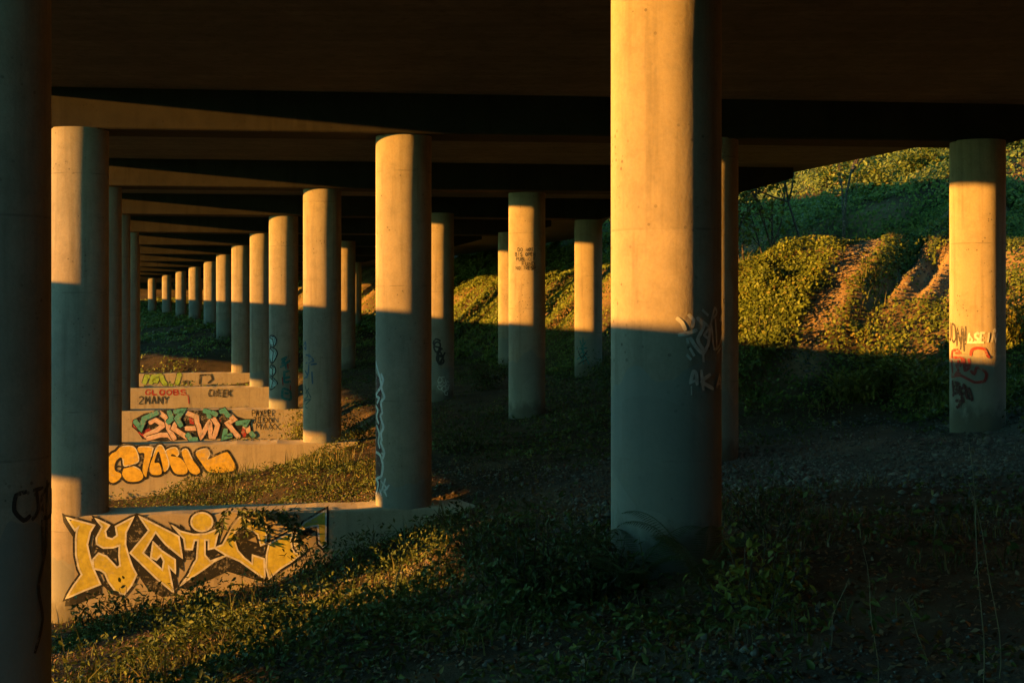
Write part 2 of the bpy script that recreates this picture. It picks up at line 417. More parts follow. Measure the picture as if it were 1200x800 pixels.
gravel = np.clip(1.2-np.abs(GY-28.5-0.0*GX)/5.0 + vnoise(GX, GY, 3, 31)*0.8, 0, 1)*np.clip((CG-1.5)/3, 0, 1)*np.clip((15-CG)/2, 0, 1)
gravel = np.maximum(gravel, np.clip((13-GY)/6, 0, 1)*np.clip((CG+5.5)/2, 0, 1))
for nm, arr in (('dirt', dirt), ('gravel', gravel)):
    at_ = gme.attributes.new(nm, 'FLOAT', 'POINT'); at_.data.foreach_set('value', arr.ravel().astype(np.float32))
m, nt, out = mat('earth')
tc = nt.nodes.new('ShaderNodeTexCoord'); v = tc.outputs['Object']
n1 = noise(nt, v, 0.6, 6, 0.65); n2 = noise(nt, v, 9, 5, 0.7); n3 = noise(nt, v, 34, 3, 0.7)
c = mixc(nt, ramp(nt, n1, [(0.38,(0,0,0)),(0.62,(1,1,1))]), (0.035,0.026,0.017), (0.085,0.060,0.036))
c = mixc(nt, ramp(nt, n2, [(0.5,(0,0,0)),(0.7,(1,1,1))]), c, (0.05,0.055,0.025))
ag = node(nt, 'ShaderNodeAttribute', attribute_name='gravel')
gcol = mixc(nt, ramp(nt, n3, [(0.35,(0,0,0)),(0.65,(1,1,1))]), (0.09,0.082,0.07), (0.22,0.20,0.17))
c = mixc(nt, math_(nt, 'MULTIPLY', ag.outputs['Fac'], 0.8), c, gcol)
ad = node(nt, 'ShaderNodeAttribute', attribute_name='dirt')
dcol = mixc(nt, n2, (0.26,0.17,0.09), (0.42,0.29,0.16))
c = mixc(nt, ad.outputs['Fac'], c, dcol)
c = mixc(nt, 1.0, c, (K, K, K), 'MULTIPLY')
b = principled(nt, out, c, 0.95, 0.1, 1.0)
bump(nt, b, math_(nt, 'ADD', n2, math_(nt, 'MULTIPLY', n3, 0.5)), 0.8, 0.06)
M['earth'] = m
tag(link('ground', gme, [M['earth']]), kind='structure')

# ------------------------------------------------------------------ columns
ordinal = ['first','second','third','fourth','fifth','sixth','seventh','eighth','ninth','tenth','eleventh','twelfth']
col_mesh_cache = {}
def column_mesh(h):
    n = 72; v = []; f = []
    zs = [0.0] + [h*i/8 for i in range(1, 8)] + [h]
    for z in zs:
        for k in range(n):
            a = 2*PI*k/n; v.append((R*math.cos(a), R*math.sin(a), z))
    for i in range(len(zs)-1):
        for k in range(n):
            f.append((i*n+k, i*n+(k+1) % n, (i+1)*n+(k+1) % n, (i+1)*n+k))
    f.append(tuple(range(n-1, -1, -1))); f.append(tuple((len(zs)-1)*n+k for k in range(n)))
    return py_mesh('round_column', v, f, True)
LB = {
 'A': ['dark column filling the left edge, in the nearest spot of its row, faint black tag',
       'half sunlit column at the left end of the big yellow LYGIE graffiti wall',
       'shaded column at the left end of the amber bubble letter wall',
       'shaded column at the left end of the pink and teal graffiti wall',
       'shaded column at the left end of the wall tagged CHEEK'],
 'B': ['huge sunlit column in the foreground with white spray tags reading AKA',
       'column with a white outlined red and black tag down its left edge',
       'column with faded blue tags where the amber bubble letter wall ends',
       'column with teal letters and a white bubble tag on the pink and teal wall end',
       'column standing at the right end of the wall tagged CHEEK',
       'column standing at the right end of the lime green graffiti wall'],
 'C': ['near column of its row just outside the frame to the right of the huge column',
       'dark column right behind the huge foreground column',
       'column stencilled with lines of black DO NOT lettering',
       'shaded column with scribbled dark and pale tags behind the white outlined column'],
 'D': ['outermost column of the nearest bent, outside the frame beside the bank',
       'column with red BERA scrawl and pale script, standing alone before the green bank',
       'column hidden behind the huge foreground column and its dark neighbour',
       'slim column with a small green scribble, left of the huge foreground column',
       'slim sunlit column half hidden by the left side of the DO NOT column'],
}
ROWNAME = {'A': 'shaded outer row', 'B': 'long sunlit row', 'C': 'row of the DO NOT column', 'D': 'row nearest the green bank'}
columns = {}
for row, pts in (('A', A), ('B', B), ('C', Cc), ('D', Dd)):
    for i, (x, y) in enumerate(pts):
        c0 = float(acrossc(x, y))
        zb = gz(x, y)-0.5
        if row in 'AB' and 1 <= i <= 5 and row == 'B': zb = min(zb, -6.2)
        h = BEAM_Z+0.02-zb
        o = link('round_column', column_mesh(h), [M['column']])
        o.location = (x, y, zb); o.rotation_euler = (0, 0, random.uniform(0, 6.28))
        lab = LB[row][i] if i < len(LB[row]) else 'distant concrete column, %s from the front in the %s' % (ordinal[i], ROWNAME[row])
        tag(o, lab, 'column', 'round concrete columns carrying the overpass', 'thing')
        columns[row, i] = o

# ------------------------------------------------------------------ overpass deck
ys_deck = list(np.arange(-80, 16, 8.0)) + list(np.arange(16, 120, 4.0)) + list(np.arange(120, 330, 8.0))
CL, CR = -9.4, 15.7
deck = empty('overpass', (0, 0, 0))
tag(deck, 'dark concrete highway overpass with cross beams roofing the whole scene', 'overpass')
def strip(prof, ys):
    """sweeps a closed (c, z) profile along the row"""
    v = []; f = []; n = len(prof)
    for y in ys:
        for (c, z) in prof:
            p = rowpt(y, c+(7.5*float(smooth(56, 95, np.float64(y))) if c > 10 else 0)); v.append((p[0], p[1], z))
    for i in range(len(ys)-1):
        for k in range(n):
            k2 = (k+1) % n
            f.append((i*n+k, i*n+k2, (i+1)*n+k2, (i+1)*n+k))
    f.append(tuple(range(n))); f.append(tuple((len(ys)-1)*n+n-1-k for k in range(n)))
    return v, f
def swept(name, prof, ys, material, parent):
    v, f = strip(prof, ys)
    me = py_mesh(name, v, f); bm = bmesh.new(); bm.from_mesh(me)
    bmesh.ops.recalc_face_normals(bm, faces=bm.faces); bm.to_mesh(me); bm.free()
    return link(name, me, [material], parent)
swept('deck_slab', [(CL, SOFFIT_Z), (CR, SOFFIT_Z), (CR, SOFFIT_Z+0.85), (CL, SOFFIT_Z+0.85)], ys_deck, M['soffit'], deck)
for c0, c1 in ((CL+0.02, CL+0.30), (CR-0.30, CR-0.02)):
    swept('barrier', [(c0, SOFFIT_Z+0.855), (c1, SOFFIT_Z+0.855), (c1, SOFFIT_Z+1.65), (c0, SOFFIT_Z+1.65)], ys_deck, M['ramp'], deck)
def beam(i, y=None):
    if i is None:
        x, yy = float(rowx(y)), y; a = math.radians(7)
    else: (x, yy), a = B[i], ang[i]
    ca, sa = math.cos(a), math.sin(a); hw = 0.68
    s = float(rowslope(yy)); k = 1/math.cos(a-math.atan(-s))
    v = []; f = []
    prof = [(-9.4*k, SOFFIT_Z-0.25), (-8.0*k, BEAM_Z+0.0), (0, BEAM_Z), (13.4*k, BEAM_Z+0.0), (15.2*k, SOFFIT_Z-0.35)]
    for sgn in (-1, 1):
        for u, z in prof:
            v.append((x+u*ca-sgn*hw*sa, yy+u*sa+sgn*hw*ca, z))
        for u, z in prof:
            v.append((x+u*ca-sgn*hw*sa, yy+u*sa+sgn*hw*ca, SOFFIT_Z+0.05))
    n = len(prof); o2 = 2*n
    for j in range(n-1):
        f.append((j, j+1, n+j+1, n+j)); f.append((o2+j+1, o2+j, o2+n+j, o2+n+j+1))
        f.append((j+1, j, o2+j, o2+j+1)); f.append((n+j, n+j+1, o2+n+j+1, o2+n+j))
    f.append((0, n, o2+n, o2)); f.append((n+n-1, n-1, o2+n-1, o2+2*n-1))
    me = py_mesh('cap_beam', v, f)
    bm = bmesh.new(); bm.from_mesh(me); bmesh.ops.recalc_face_normals(bm, faces=bm.faces)
    bmesh.ops.bevel(bm, geom=[e for e in bm.edges if e.calc_face_angle(0) > 0.6], offset=0.03, segments=1, affect='EDGES')
    bm.to_mesh(me); bm.free()
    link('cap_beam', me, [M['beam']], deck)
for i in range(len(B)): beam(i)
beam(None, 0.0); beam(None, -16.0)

# ------------------------------------------------------------------ lower ramp on the sunny side (outside the frame)
RC0, RC1 = -30.0, -18.0
ramp_o = empty('ramp_viaduct', (0, 0, 0))
tag(ramp_o, 'low concrete ramp viaduct running beside the overpass on its sunny side', 'viaduct')
ys_r = list(np.arange(-160, 330, 10.0))
RTOP, RBOT, RSL = 1.30, -1.69, 0.0036
def rswept(name, prof, mt):
    v, f = strip(prof, ys_r); n = len(prof)
    v = [(x, y, z+RSL*(ys_r[j//n]-20)) for j, (x, y, z) in enumerate(v)]
    me = py_mesh(name, v, f); bm = bmesh.new(); bm.from_mesh(me)
    bmesh.ops.recalc_face_normals(bm, faces=bm.faces); bm.to_mesh(me); bm.free()
    return link(name, me, [mt], ramp_o)
rswept('deck_slab', [(RC0, RBOT), (RC1, RBOT), (RC1, 0.2), (RC0, 0.2)], M['ramp'])
rswept('barrier', [(RC1-0.3, 0.203), (RC1-0.01, 0.203), (RC1-0.01, RTOP), (RC1-0.3, RTOP)], M['ramp'])
rswept('barrier', [(RC0+0.01, 0.203), (RC0+0.3, 0.203), (RC0+0.3, RTOP), (RC0+0.01, RTOP)], M['ramp'])
for k in range(-2, 9):
    hw = 1.5; yt = 19.25+23.5*k; y = yt+6.0  # unseen piers, spaced so one shades the near wall's right end
    for _ in range(12): y += yt-rowpt(y, -24.5)[1]
    x, yy = rowpt(y, -24.5)
    mb = MB(); zb = gz(x, yy)-0.5; zt = RBOT+0.2+RSL*(y-20)
    mb.quadbox([(x-0.6, yy-hw, zb), (x+0.6, yy-hw, zb), (x+0.6, yy+hw, zb), (x-0.6, yy+hw, zb),
                (x-0.6, yy-hw, zt), (x+0.6, yy-hw, zt), (x+0.6, yy+hw, zt), (x-0.6, yy+hw, zt)])
    mb.build('pier', M['ramp'], ramp_o)

# ------------------------------------------------------------------ graffiti tools
class Surf:
    """a wall front (tangent to the column at its left end) or a column face; uv in metres"""
    def __init__(s): s.layer = 0; s.parts = {}
    def nxt(s): s.layer += 1; return 0.004 + s.layer*0.0007
    def addface(s, mt, pts3, faces):
        V, Fs = s.parts.setdefault(mt, ([], [])); b0 = len(V)
        V += [tuple(p) for p in pts3]; Fs += [tuple(b0+i for i in f) for f in faces]
    def stroke(s, mt, uv, w, off=None, closed=False, taper=False):
        uv = [Vector(p) for p in uv]
        if closed: uv = uv + [uv[0]]
        q = [uv[0]]
        for a, b2 in zip(uv[:-1], uv[1:]):
            n = max(1, int((b2-a).length/0.06))
            for j in range(1, n+1): q.append(a.lerp(b2, j/n))
        q = [q[0]] + [p for a, p in zip(q[:-1], q[1:]) if (p-a).length > 1e-5]
        if len(q) < 2: return
        off = s.nxt() if off is None else off
        L = []; Rr = []; n = len(q)
        for i, p in enumerate(q):
            if closed:
                a = q[i-1] if i > 0 else q[n-2]; b2 = q[i+1] if i < n-1 else q[1]
            else: a = q[max(0, i-1)]; b2 = q[min(n-1, i+1)]
            d1 = (p-a); d2 = (b2-p)
            t = (d1.normalized() if d1.length > 1e-6 else Vector((0,0))) + (d2.normalized() if d2.length > 1e-6 else Vector((0,0)))
            if t.length < 0.2: t = d2 if d2.length > 1e-6 else d1
            t.normalize(); nn = Vector((-t.y, t.x))
            ref = d1.normalized() if d1.length > 1e-6 else t
            k = 1/max(0.55, abs(ref.dot(t)))
            ww = w*0.5*k
            if not closed and i in (0, n-1): ww *= 0.7
            if taper: ww *= 0.35+0.65*math.sin(PI*min(1, (i+0.6)/n))
            L.append(p+nn*ww); Rr.append(p-nn*ww)
        pts = [s.w(p.x, p.y, off) for p in L] + [s.w(p.x, p.y, off) for p in Rr]
        s.addface(mt, pts, [(i, n+i, n+i+1, i+1) for i in range(n-1)])
    def fill(s, mt, uv, off=None):
        off = s.nxt() if off is None else off
        tris = tessellate_polygon([[Vector((u, v, 0)) for u, v in uv]])
        bm = bmesh.new(); vs = [bm.verts.new((u, v, 0)) for u, v in uv]
        for t in tris:
            try: bm.faces.new([vs[i] for i in t])
            except ValueError: pass
        for _ in range(3):
            es = [e for e in bm.edges if e.calc_length() > 0.16]
            if not es: break
            bmesh.ops.subdivide_edges(bm, edges=es, cuts=1)
            bmesh.ops.triangulate(bm, faces=[f for f in bm.faces if len(f.verts) > 3])
        bm.verts.index_update()
        s.addface(mt, [s.w(q.co.x, q.co.y, off) for q in bm.verts], [[q.index for q in f.verts] for f in bm.faces])
        bm.free()
    def build(s, parent, name='graffiti'):
        V = []; Fs = []; mi = []; mats = list(s.parts)
        for k, mt in enumerate(mats):
            v, f = s.parts[mt]; b0 = len(V); V += v; Fs += [tuple(b0+i for i in g) for g in f]; mi += [k]*len(f)
        if not V: return
        s.parts = {}
        inv = parent.matrix_world.inverted()
        me = py_mesh(name, [inv @ Vector(p) for p in V], Fs)
        me.polygons.foreach_set('material_index', np.array(mi, np.int32))
        o = link(name, me, [PAINT[k] for k in mats], parent)
        return o
class WallSurf(Surf):
    def __init__(s, ctr, a):
        super().__init__(); s.c = Vector((ctr[0], ctr[1], 0)); s.U = Vector((math.cos(a), math.sin(a), 0)); s.N = Vector((math.sin(a), -math.cos(a), 0))
    def w(s, u, v, off):
        if u >= 0: return s.c + s.U*u + s.N*(WT+off) + Vector((0,0,v))
        an = max(-1.4, u/R); r = R+off+(WT-R)
        return s.c + (s.U*math.sin(an) + s.N*math.cos(an))*r + Vector((0,0,v))
    def px(s, x, y):
        d = Vector(((x-XC)/F, 1, (YH-y)/F)); p0 = s.c + s.N*WT
        t = p0.dot(s.N)/d.dot(s.N); p = d*t
        u = (p-p0).dot(s.U)
        if u < 0: u = -R*math.asin(min(0.98, -u/R))
        return (u, p.z)
class ColSurf(Surf):
    def __init__(s, key, o):
        super().__init__(); s.o = o; s.x, s.y = o.location.x, o.location.y
        s.d = math.hypot(s.x, s.y); s.N = Vector((-s.x, -s.y, 0)).normalized(); s.U = Vector((-s.N.y, s.N.x, 0))
        s.cx = XC + s.x/s.y*F; s.hw = R/s.y*F
    def w(s, u, v, off):
        an = u/R; r = R+off
        return Vector((s.x, s.y, v)) + (s.U*math.sin(an)+s.N*math.cos(an))*r
    def px(s, x, y):
        q = max(-0.985, min(0.985, (x-s.cx)/s.hw)); an = math.asin(q)
        return (R*an, (YH-y)/F*(s.y-R*math.cos(an)))
WT = R+0.004
FONT = {
 'A': [[(0,0),(.5,1),(1,0)],[(.2,.38),(.8,.38)]], 'B': [[(0,0),(0,1),(.8,.9),(.8,.6),(0,.52),(.9,.42),(.9,.08),(0,0)]],
 'C': [[(1,.85),(.5,1),(0,.6),(.1,.15),(.5,0),(1,.15)]], 'D': [[(0,0),(0,1),(.6,.95),(1,.5),(.6,.05),(0,0)]],
 'E': [[(1,1),(0,1),(0,0),(1,0)],[(0,.5),(.8,.5)]], 'F': [[(1,1),(0,1),(0,0)],[(0,.5),(.8,.5)]],
 'G': [[(1,.85),(.5,1),(0,.6),(.1,.1),(.6,0),(1,.3),(1,.45),(.6,.45)]], 'H': [[(0,0),(0,1)],[(1,0),(1,1)],[(0,.5),(1,.5)]],
 'I': [[(.5,0),(.5,1)]], 'J': [[(.2,1),(.8,1),(.7,.1),(.3,0),(0,.25)]], 'K': [[(0,0),(0,1)],[(1,1),(0,.45),(1,0)]],
 'L': [[(0,1),(0,0),(.9,0)]], 'M': [[(0,0),(.1,1),(.5,.4),(.9,1),(1,0)]], 'N': [[(0,0),(0,1),(1,0),(1,1)]],
 'O': [[(.5,1),(.05,.75),(.05,.25),(.5,0),(.95,.25),(.95,.75),(.5,1)]], 'P': [[(0,0),(0,1),(.9,.9),(.9,.55),(0,.48)]],
 'R': [[(0,0),(0,1),(.9,.9),(.9,.58),(0,.5),(1,0)]], 'S': [[(.95,.88),(.5,1),(.05,.8),(.2,.55),(.85,.4),(.9,.12),(.5,0),(0,.12)]],
 'T': [[(0,1),(1,1)],[(.5,1),(.5,0)]], 'U': [[(0,1),(.05,.2),(.5,0),(.95,.2),(1,1)]], 'V': [[(0,1),(.5,0),(1,1)]],
 'W': [[(0,1),(.25,0),(.5,.7),(.75,0),(1,1)]], 'X': [[(0,0),(1,1)],[(0,1),(1,0)]], 'Y': [[(0,1),(.5,.5),(1,1)],[(.5,.5),(.4,0)]],
 'Z': [[(0,1),(1,1),(0,0),(1,0)]], '2': [[(0,.8),(.5,1),(.95,.75),(0,0),(1,0)]], ' ': []}
def spline(pts, n=4):
    q = [Vector(p) for p in pts]; out = []
    for i in range(len(q)-1):
        p0, p1, p2, p3 = q[max(0, i-1)], q[i], q[i+1], q[min(len(q)-1, i+2)]
        for j in range(n):
            t = j/n; out.append(0.5*((2*p1)+(p2-p0)*t*0.7+(2*p0-5*p1+4*p2-p3)*t*t*0.7+(3*p1-p0-3*p2+p3)*t**3*0.7)+(p2-p1)*t*0.3)
    return out+[q[-1]]
def word(s, mt, text, x0, y0, x1, y1, w, slant=0.0, jit=0.045, gap=0.42):
    """stroke lettering between pixel corners: (x0,y0) top left, (x1,y1) bottom right"""
    n = len(text); cw = (x1-x0)/(n*(1+gap)-gap)
    for i, ch in enumerate(text):
        bx0 = x0+i*cw*(1+gap)
        jy = random.uniform(-jit, jit)*(y1-y0)
        for line in FONT[ch]:
            pts = [s.px(bx0+cw*(a+random.uniform(-jit, jit)+slant*(b2-.5)), y1+jy+(y0-y1)*(b2+random.uniform(-jit, jit)*.5)) for a, b2 in line]
            if len(pts) > 3 and ch in 'CGOSUJBDPR2': pts = spline(pts)
            s.stroke(mt, pts, w*random.uniform(0.85, 1.2))

# ------------------------------------------------------------------ graffiti walls between rows A and B
WALL_TOP = [-4.36, -4.40, -4.40, -4.36, -4.42]
wall_lab = ['long low concrete wall painted with huge yellow LYGIE letters, nearest the camera',
            'low concrete wall painted with amber bubble letters',
            'low concrete wall with pink and teal wildstyle letters and black MAX tag',
            'low concrete wall with thin red and black tags reading CHEEK and 2MANY',
            'low concrete wall with lime green letters, farthest of the painted walls']
walls = []
for k in range(5):
    i = k+1; (ax, ay), (bx2, by2) = A[i], B[i]
    a = math.atan2(by2-ay, bx2-ax); L = math.hypot(bx2-ax, by2-ay)
    o = empty('graffiti_wall', (ax, ay, WALL_TOP[k]), 0)
    U = Vector((math.cos(a), math.sin(a), 0)); N = Vector((math.sin(a), -math.cos(a), 0))
    bm = bmesh.new()
    u0, u1 = 0.0, L+(1.1 if k else 2.6)
    n = 44
    zt = 0.0; zb = -3.2
    rows_ = []
    for j in range(n+1):
        u = u0+(u1-u0)*j/n; dz = 0.006*math.sin(j*0.9)+random.uniform(-0.004, 0.004)
        p = U*u
        rows_.append([bm.verts.new(p+N*(R+.004)+Vector((0,0,zb))), bm.verts.new(p+N*(R+.004)+Vector((0,0,zt-0.03+dz))),
                      bm.verts.new(p+N*(R-.03)+Vector((0,0,zt+dz))), bm.verts.new(p-N*(R-.03)+Vector((0,0,zt+dz))),
                      bm.verts.new(p-N*(R+.004)+Vector((0,0,zt-0.03+dz))), bm.verts.new(p-N*(R+.004)+Vector((0,0,zb)))])
    for j in range(n):
        for q in range(5): bm.faces.new((rows_[j][q], rows_[j+1][q], rows_[j+1][q+1], rows_[j][q+1]))
    bm.faces.new(rows_[0][::-1]); bm.faces.new(rows_[n])
    bmesh.ops.recalc_face_normals(bm, faces=bm.faces)
    me = bpy.data.meshes.new('wall_body'); bm.to_mesh(me); bm.free()
    link('wall_body', me, [M['wall']], o)
    tag(o, wall_lab[k], 'wall', 'low painted walls joining the columns', 'thing')
    walls.append((o, WallSurf((ax, ay), a)))
bpy.context.view_layer.update()

def za(pts): return [(60+x/5.717, 580+y/5.717) for x, y in pts]
def zb_(pts): return [(220+x/5.717, 580+y/5.717) for x, y in pts]
def curve(pts, n=6):
    """Catmull-Rom through closed points for round letters"""
    out = []; m_ = len(pts)
    for i in range(m_):
        p0, p1, p2, p3 = (Vector(pts[(i+k) % m_]) for k in (-1, 0, 1, 2))
        for j in range(n):
            t = j/n
            out.append(tuple(0.5*((2*p1)+(p2-p0)*t+(2*p0-5*p1+4*p2-p3)*t*t+(3*p1-p0-3*p2+p3)*t**3)))
    return out
# wall one: LYGIE
o, s = walls[0]
yl = []
yl.append(za([(105,150),(290,200),(262,245),(242,330),(262,420),(283,490),(330,595),(215,640),(100,690),(150,605),(205,530),(185,490),(166,400),(165,290),(172,235),(188,205),(160,235)]))
yl.append(za([(297,155),(390,200),(362,240),(372,282),(410,292),(442,268),(432,208),(552,145),(500,250),(498,330),(520,410),(545,480),(572,530),(540,600),(488,665),(430,640),(385,580),(360,520),(330,500),(283,490),(280,430),(318,387),(370,408),(440,482),(462,470),(455,400),(458,335),(415,350),(350,352),(305,325),(303,285),(342,210)]))
yl.append(za([(590,140),(855,275),(878,418),(770,330),(735,290),(700,245),(615,385),(690,450),(745,500),(755,440),(735,400),(705,432),(668,415),(683,312),(740,370),(830,430),(832,520),(785,470),(820,650),(700,550),(530,385),(655,235)]))
yl.append(zb_([(-105,200),(-50,240),(40,262),(120,258),(180,235),(220,205),(195,280),(180,352),(140,360),(140,300),(115,298),(115,400),(150,440),(260,402),(180,440),(100,500),(0,565),(-50,605),(0,540),(45,450),(60,430),(70,300),(45,300),(30,362),(-15,360),(-25,290)]))
yl.append(zb_([(350,145),(530,212),(522,320),(490,335),(470,260),(370,205),(315,240),(312,300),(335,370),(380,420),(432,460),(435,400),(512,425),(518,560),(440,505),(350,440),(262,402),(180,352),(235,330),(300,210)]))
yl.append(zb_([(545,325),(590,300),(705,240),(690,300),(700,360),(720,390),(790,370),(700,440),(620,490),(545,555),(525,480),(528,400)]))
yl.append(zb_([(780,185),(925,100),(925,330),(905,345),(880,320),(872,200),(790,215),(735,265),(730,320),(780,368),(740,385),(715,330),(722,270)]))
dot = [(95+72*math.cos(t), 178+62*math.sin(t)) for t in [2*PI*i/24 for i in range(24)]]
yl.append(zb_(dot))
# black depth behind the letters
for poly_ in ([(70,120),(150,160),(190,205),(160,300),(80,180)], [(270,155),(300,155),(350,210),(300,280),(265,250)], [(370,205),(432,208),(442,268),(410,292),(372,282)],
              [(555,135),(600,150),(655,235),(530,385),(505,330),(510,230)], [(290,360),(460,330),(455,420),(400,425),(340,385)],
              [(700,245),(860,300),(885,420),(890,510),(840,470),(830,430),(740,370),(683,312),(668,415),(705,432),(735,400),(755,440),(745,500),(615,385)],
              [(530,385),(545,460),(600,560),(640,620),(740,680),(830,672),(820,650),(700,550)],[(785,470),(832,520),(850,600),(865,610),(835,650),(815,600)],
              [(100,690),(90,745),(150,740),(340,660),(335,595),(215,640)], [(355,570),(430,640),(488,665),(470,680),(400,660),(345,600)],
              [(860,190),(890,215),(960,420),(885,430),(870,300)], [(265,430),(280,300),(300,270),(305,330),(290,370)]):
    s.fill('black', [s.px(*p) for p in za(poly_)], 0.0045+0.0001*random.random())
for poly_ in ([(-60,620),(0,565),(262,402),(440,505),(520,560),(505,580),(265,510),(0,630)], [(312,240),(370,205),(470,265),(400,300),(500,330),(515,415),(435,400),(432,445),(380,420),(335,370)],
              [(580,330),(680,310),(690,350),(640,400),(600,410),(575,365)], [(735,265),(790,215),(872,200),(865,235),(780,285),(730,320)],
              [(15,200),(40,245),(95,262),(165,235),(172,190),(165,250),(100,280),(20,262)], [(140,300),(180,352),(230,360),(150,440),(115,400)], [(20,300),(45,300),(30,362),(25,430),(-30,430),(-30,365)]):
    s.fill('black', [s.px(*p) for p in zb_(poly_)], 0.0047+0.0001*random.random())
for j, pl in enumerate(yl):
    uv = [s.px(*p) for p in pl]
    s.stroke('black', uv, 0.12, 0.0056+j*0.00015, closed=True)
for j, pl in enumerate(yl):
    uv = [s.px(*p) for p in pl]
    s.fill('yellow', uv, 0.0078+j*0.00012)
    s.stroke('white', uv, 0.035, 0.0096+j*0.00012, closed=True)
s.build(o)
# wall two: amber bubble letters  (zoom 110,500 scale 6.316)
o, s = walls[1]
def zc(pts): return [(110+x/6.316, 500+y/6.316) for x, y in pts]
bl = [[(205,145),(290,145),(325,200),(325,260),(230,290),(215,240),(195,225),(160,260),(155,320),(200,345),(195,380),(150,412),(115,400),(100,350),(100,250),(130,200),(165,180)],
      [(235,290),(290,290),(345,320),(365,370),(330,400),(250,400),(210,350)],
      [(330,150),(430,150),(430,190),(395,330),(385,370),(360,320),(375,200),(335,190)],
      [(440,215),(470,145),(510,145),(555,260),(545,310),(520,330),(505,270),(480,180),(455,230),(450,265),(485,270),(500,345),(430,350),(412,300)],
      [(530,180),(600,150),(630,190),(615,215),(585,200),(570,215),(640,230),(690,300),(680,345),(600,340),(555,250)],
      [(650,180),(690,165),(730,240),(785,320),(760,350),(710,330),(670,250)],
      [(755,190),(830,160),(860,200),(845,240),(965,190),(1000,200),(1050,300),(1000,330),(860,335),(800,270)]]
for pl in bl:
    uv = [s.px(*p) for p in zc(curve(pl, 4))]
    s.stroke('black', uv, 0.15, 0.005+0.0001*len(s.parts.get('black', ([], []))[0])/500, closed=True)
for j, pl in enumerate(bl):
    uv = [s.px(*p) for p in zc(curve(pl, 4))]
    s.fill('amber', uv, 0.0072+j*0.0001)
    s.stroke('white', [uv[k] for k in range(0, len(uv)//3)], 0.03, 0.0088+j*0.0001)
for sx in ((170,280),):
    s.stroke('black', [s.px(*p) for p in zc([(165,300),(180,290),(230,300),(320,275)])], 0.05, 0.0100)
s.build(o)
# wall three: wildstyle (zoom 140,425 scale 5.217)
o, s = walls[2]
def zd(pts): return [(140+x/5.217, 425+y/5.217) for x, y in pts]
base = [[(80,350),(150,310),(240,290),(300,285),(420,290),(520,290),(640,285),(700,320),(790,350),(835,455),(700,460),(560,465),(420,470),(250,480),(140,465),(110,420),(75,390)]]
for pl in base: s.fill('black', [s.px(*p) for p in zd(pl)], 0.0045)
for pl in ([(75,350),(110,360),(130,420),(85,390)], [(110,425),(180,400),(240,440),(170,470)], [(420,310),(480,320),(470,380),(430,370)], [(590,340),(620,350),(610,420),(590,440)], [(750,400),(790,390),(770,455),(740,455)], [(250,360),(280,370),(260,400)]):
    s.fill('red', [s.px(*p) for p in zd(pl)], 0.0052)
sal = [[(150,450),(230,410),(270,380),(215,345),(180,370)], [(165,465),(250,440),(300,440),(330,470)], [(240,300),(290,340),(300,400),(340,470)], [(355,345),(330,400),(420,460)],
       [(400,300),(470,330),(480,400),(400,400)], [(480,370),(500,450),(550,360),(560,450),(590,455)], [(560,320),(600,380),(580,450)], [(650,300),(700,345),(660,370),(700,420),(735,460)], [(760,400),(780,375),(790,430)]]
tea = [[(90,350),(130,400),(150,340),(240,300)], [(300,290),(320,340),(290,370)], [(330,300),(390,290),(350,340),(380,390)], [(410,430),(440,470),(480,465)], [(510,290),(545,300),(550,340)],
       [(610,300),(640,290),(670,330)], [(650,400),(640,455),(690,440)], [(710,370),(780,360),(760,390)], [(800,420),(825,455)], [(600,320),(560,300)]]
for li, c_ in ((sal, 'pink'), (tea, 'teal')):
    for pl in li:
        uv = [s.px(*p) for p in zd(pl)]
        s.stroke('black', uv, 0.26); s.stroke(c_, uv, 0.19)
        if c_ == 'pink': s.stroke('white', [(u-0.04, v+0.05) for u, v in uv], 0.02)
s.build(o)
word(s, 'black', 'PAYER', *zd([(812,290),(925,330)])[0], *zd([(925,326)])[0], 0.036)
word(s, 'black', 'JEON', *zd([(815,332)])[0], *zd([(940,364)])[0], 0.036)
word(s, 'black', 'MAX', *zd([(835,370)])[0], *zd([(950,408)])[0], 0.036)
s.build(o)
# wall four
o, s = walls[3]
word(s, 'red', 'GLOOBS', *zd([(160,165)])[0], *zd([(405,195)])[0], 0.07)
s.stroke('red', [s.px(*p) for p in zd([(380,190),(420,200),(425,250)])], 0.05)
s.build(o)
word(s, 'ink', '2MANY', *zd([(120,205)])[0], *zd([(300,250)])[0], 0.05)
s.build(o)
word(s, 'ink', 'CHEEK', *zd([(545,165)])[0], *zd([(685,205)])[0], 0.06)
s.build(o)
# wall five
o, s = walls[4]
for pl in ([(150,130),(165,85),(185,85)], [(190,130),(205,85),(240,80),(225,110),(200,105)], [(255,75),(265,110),(285,135)], [(350,135),(365,75),(380,72)], [(310,140),(320,130)]):
    uv = [s.px(*p) for p in zd(pl)]; s.stroke('black', uv, 0.36); s.stroke('lime', uv, 0.27)
s.build(o)
word(s, 'ink', 'VEL', *zd([(388,108)])[0], *zd([(440,132)])[0], 0.06)
s.build(o)
s.stroke('ink', [s.px(*p) for p in zd([(490,130),(495,75),(560,72),(570,100),(540,125)])], 0.12)
s.build(o)

# ------------------------------------------------------------------ tags on the columns
def strokes(s, mt, w, lines, f=lambda p: p, taper=False):
    for l in lines:
        q = [s.px(*f(p)) for p in l]
        s.stroke(mt, spline(q) if len(q) > 2 else q, w, taper=taper)
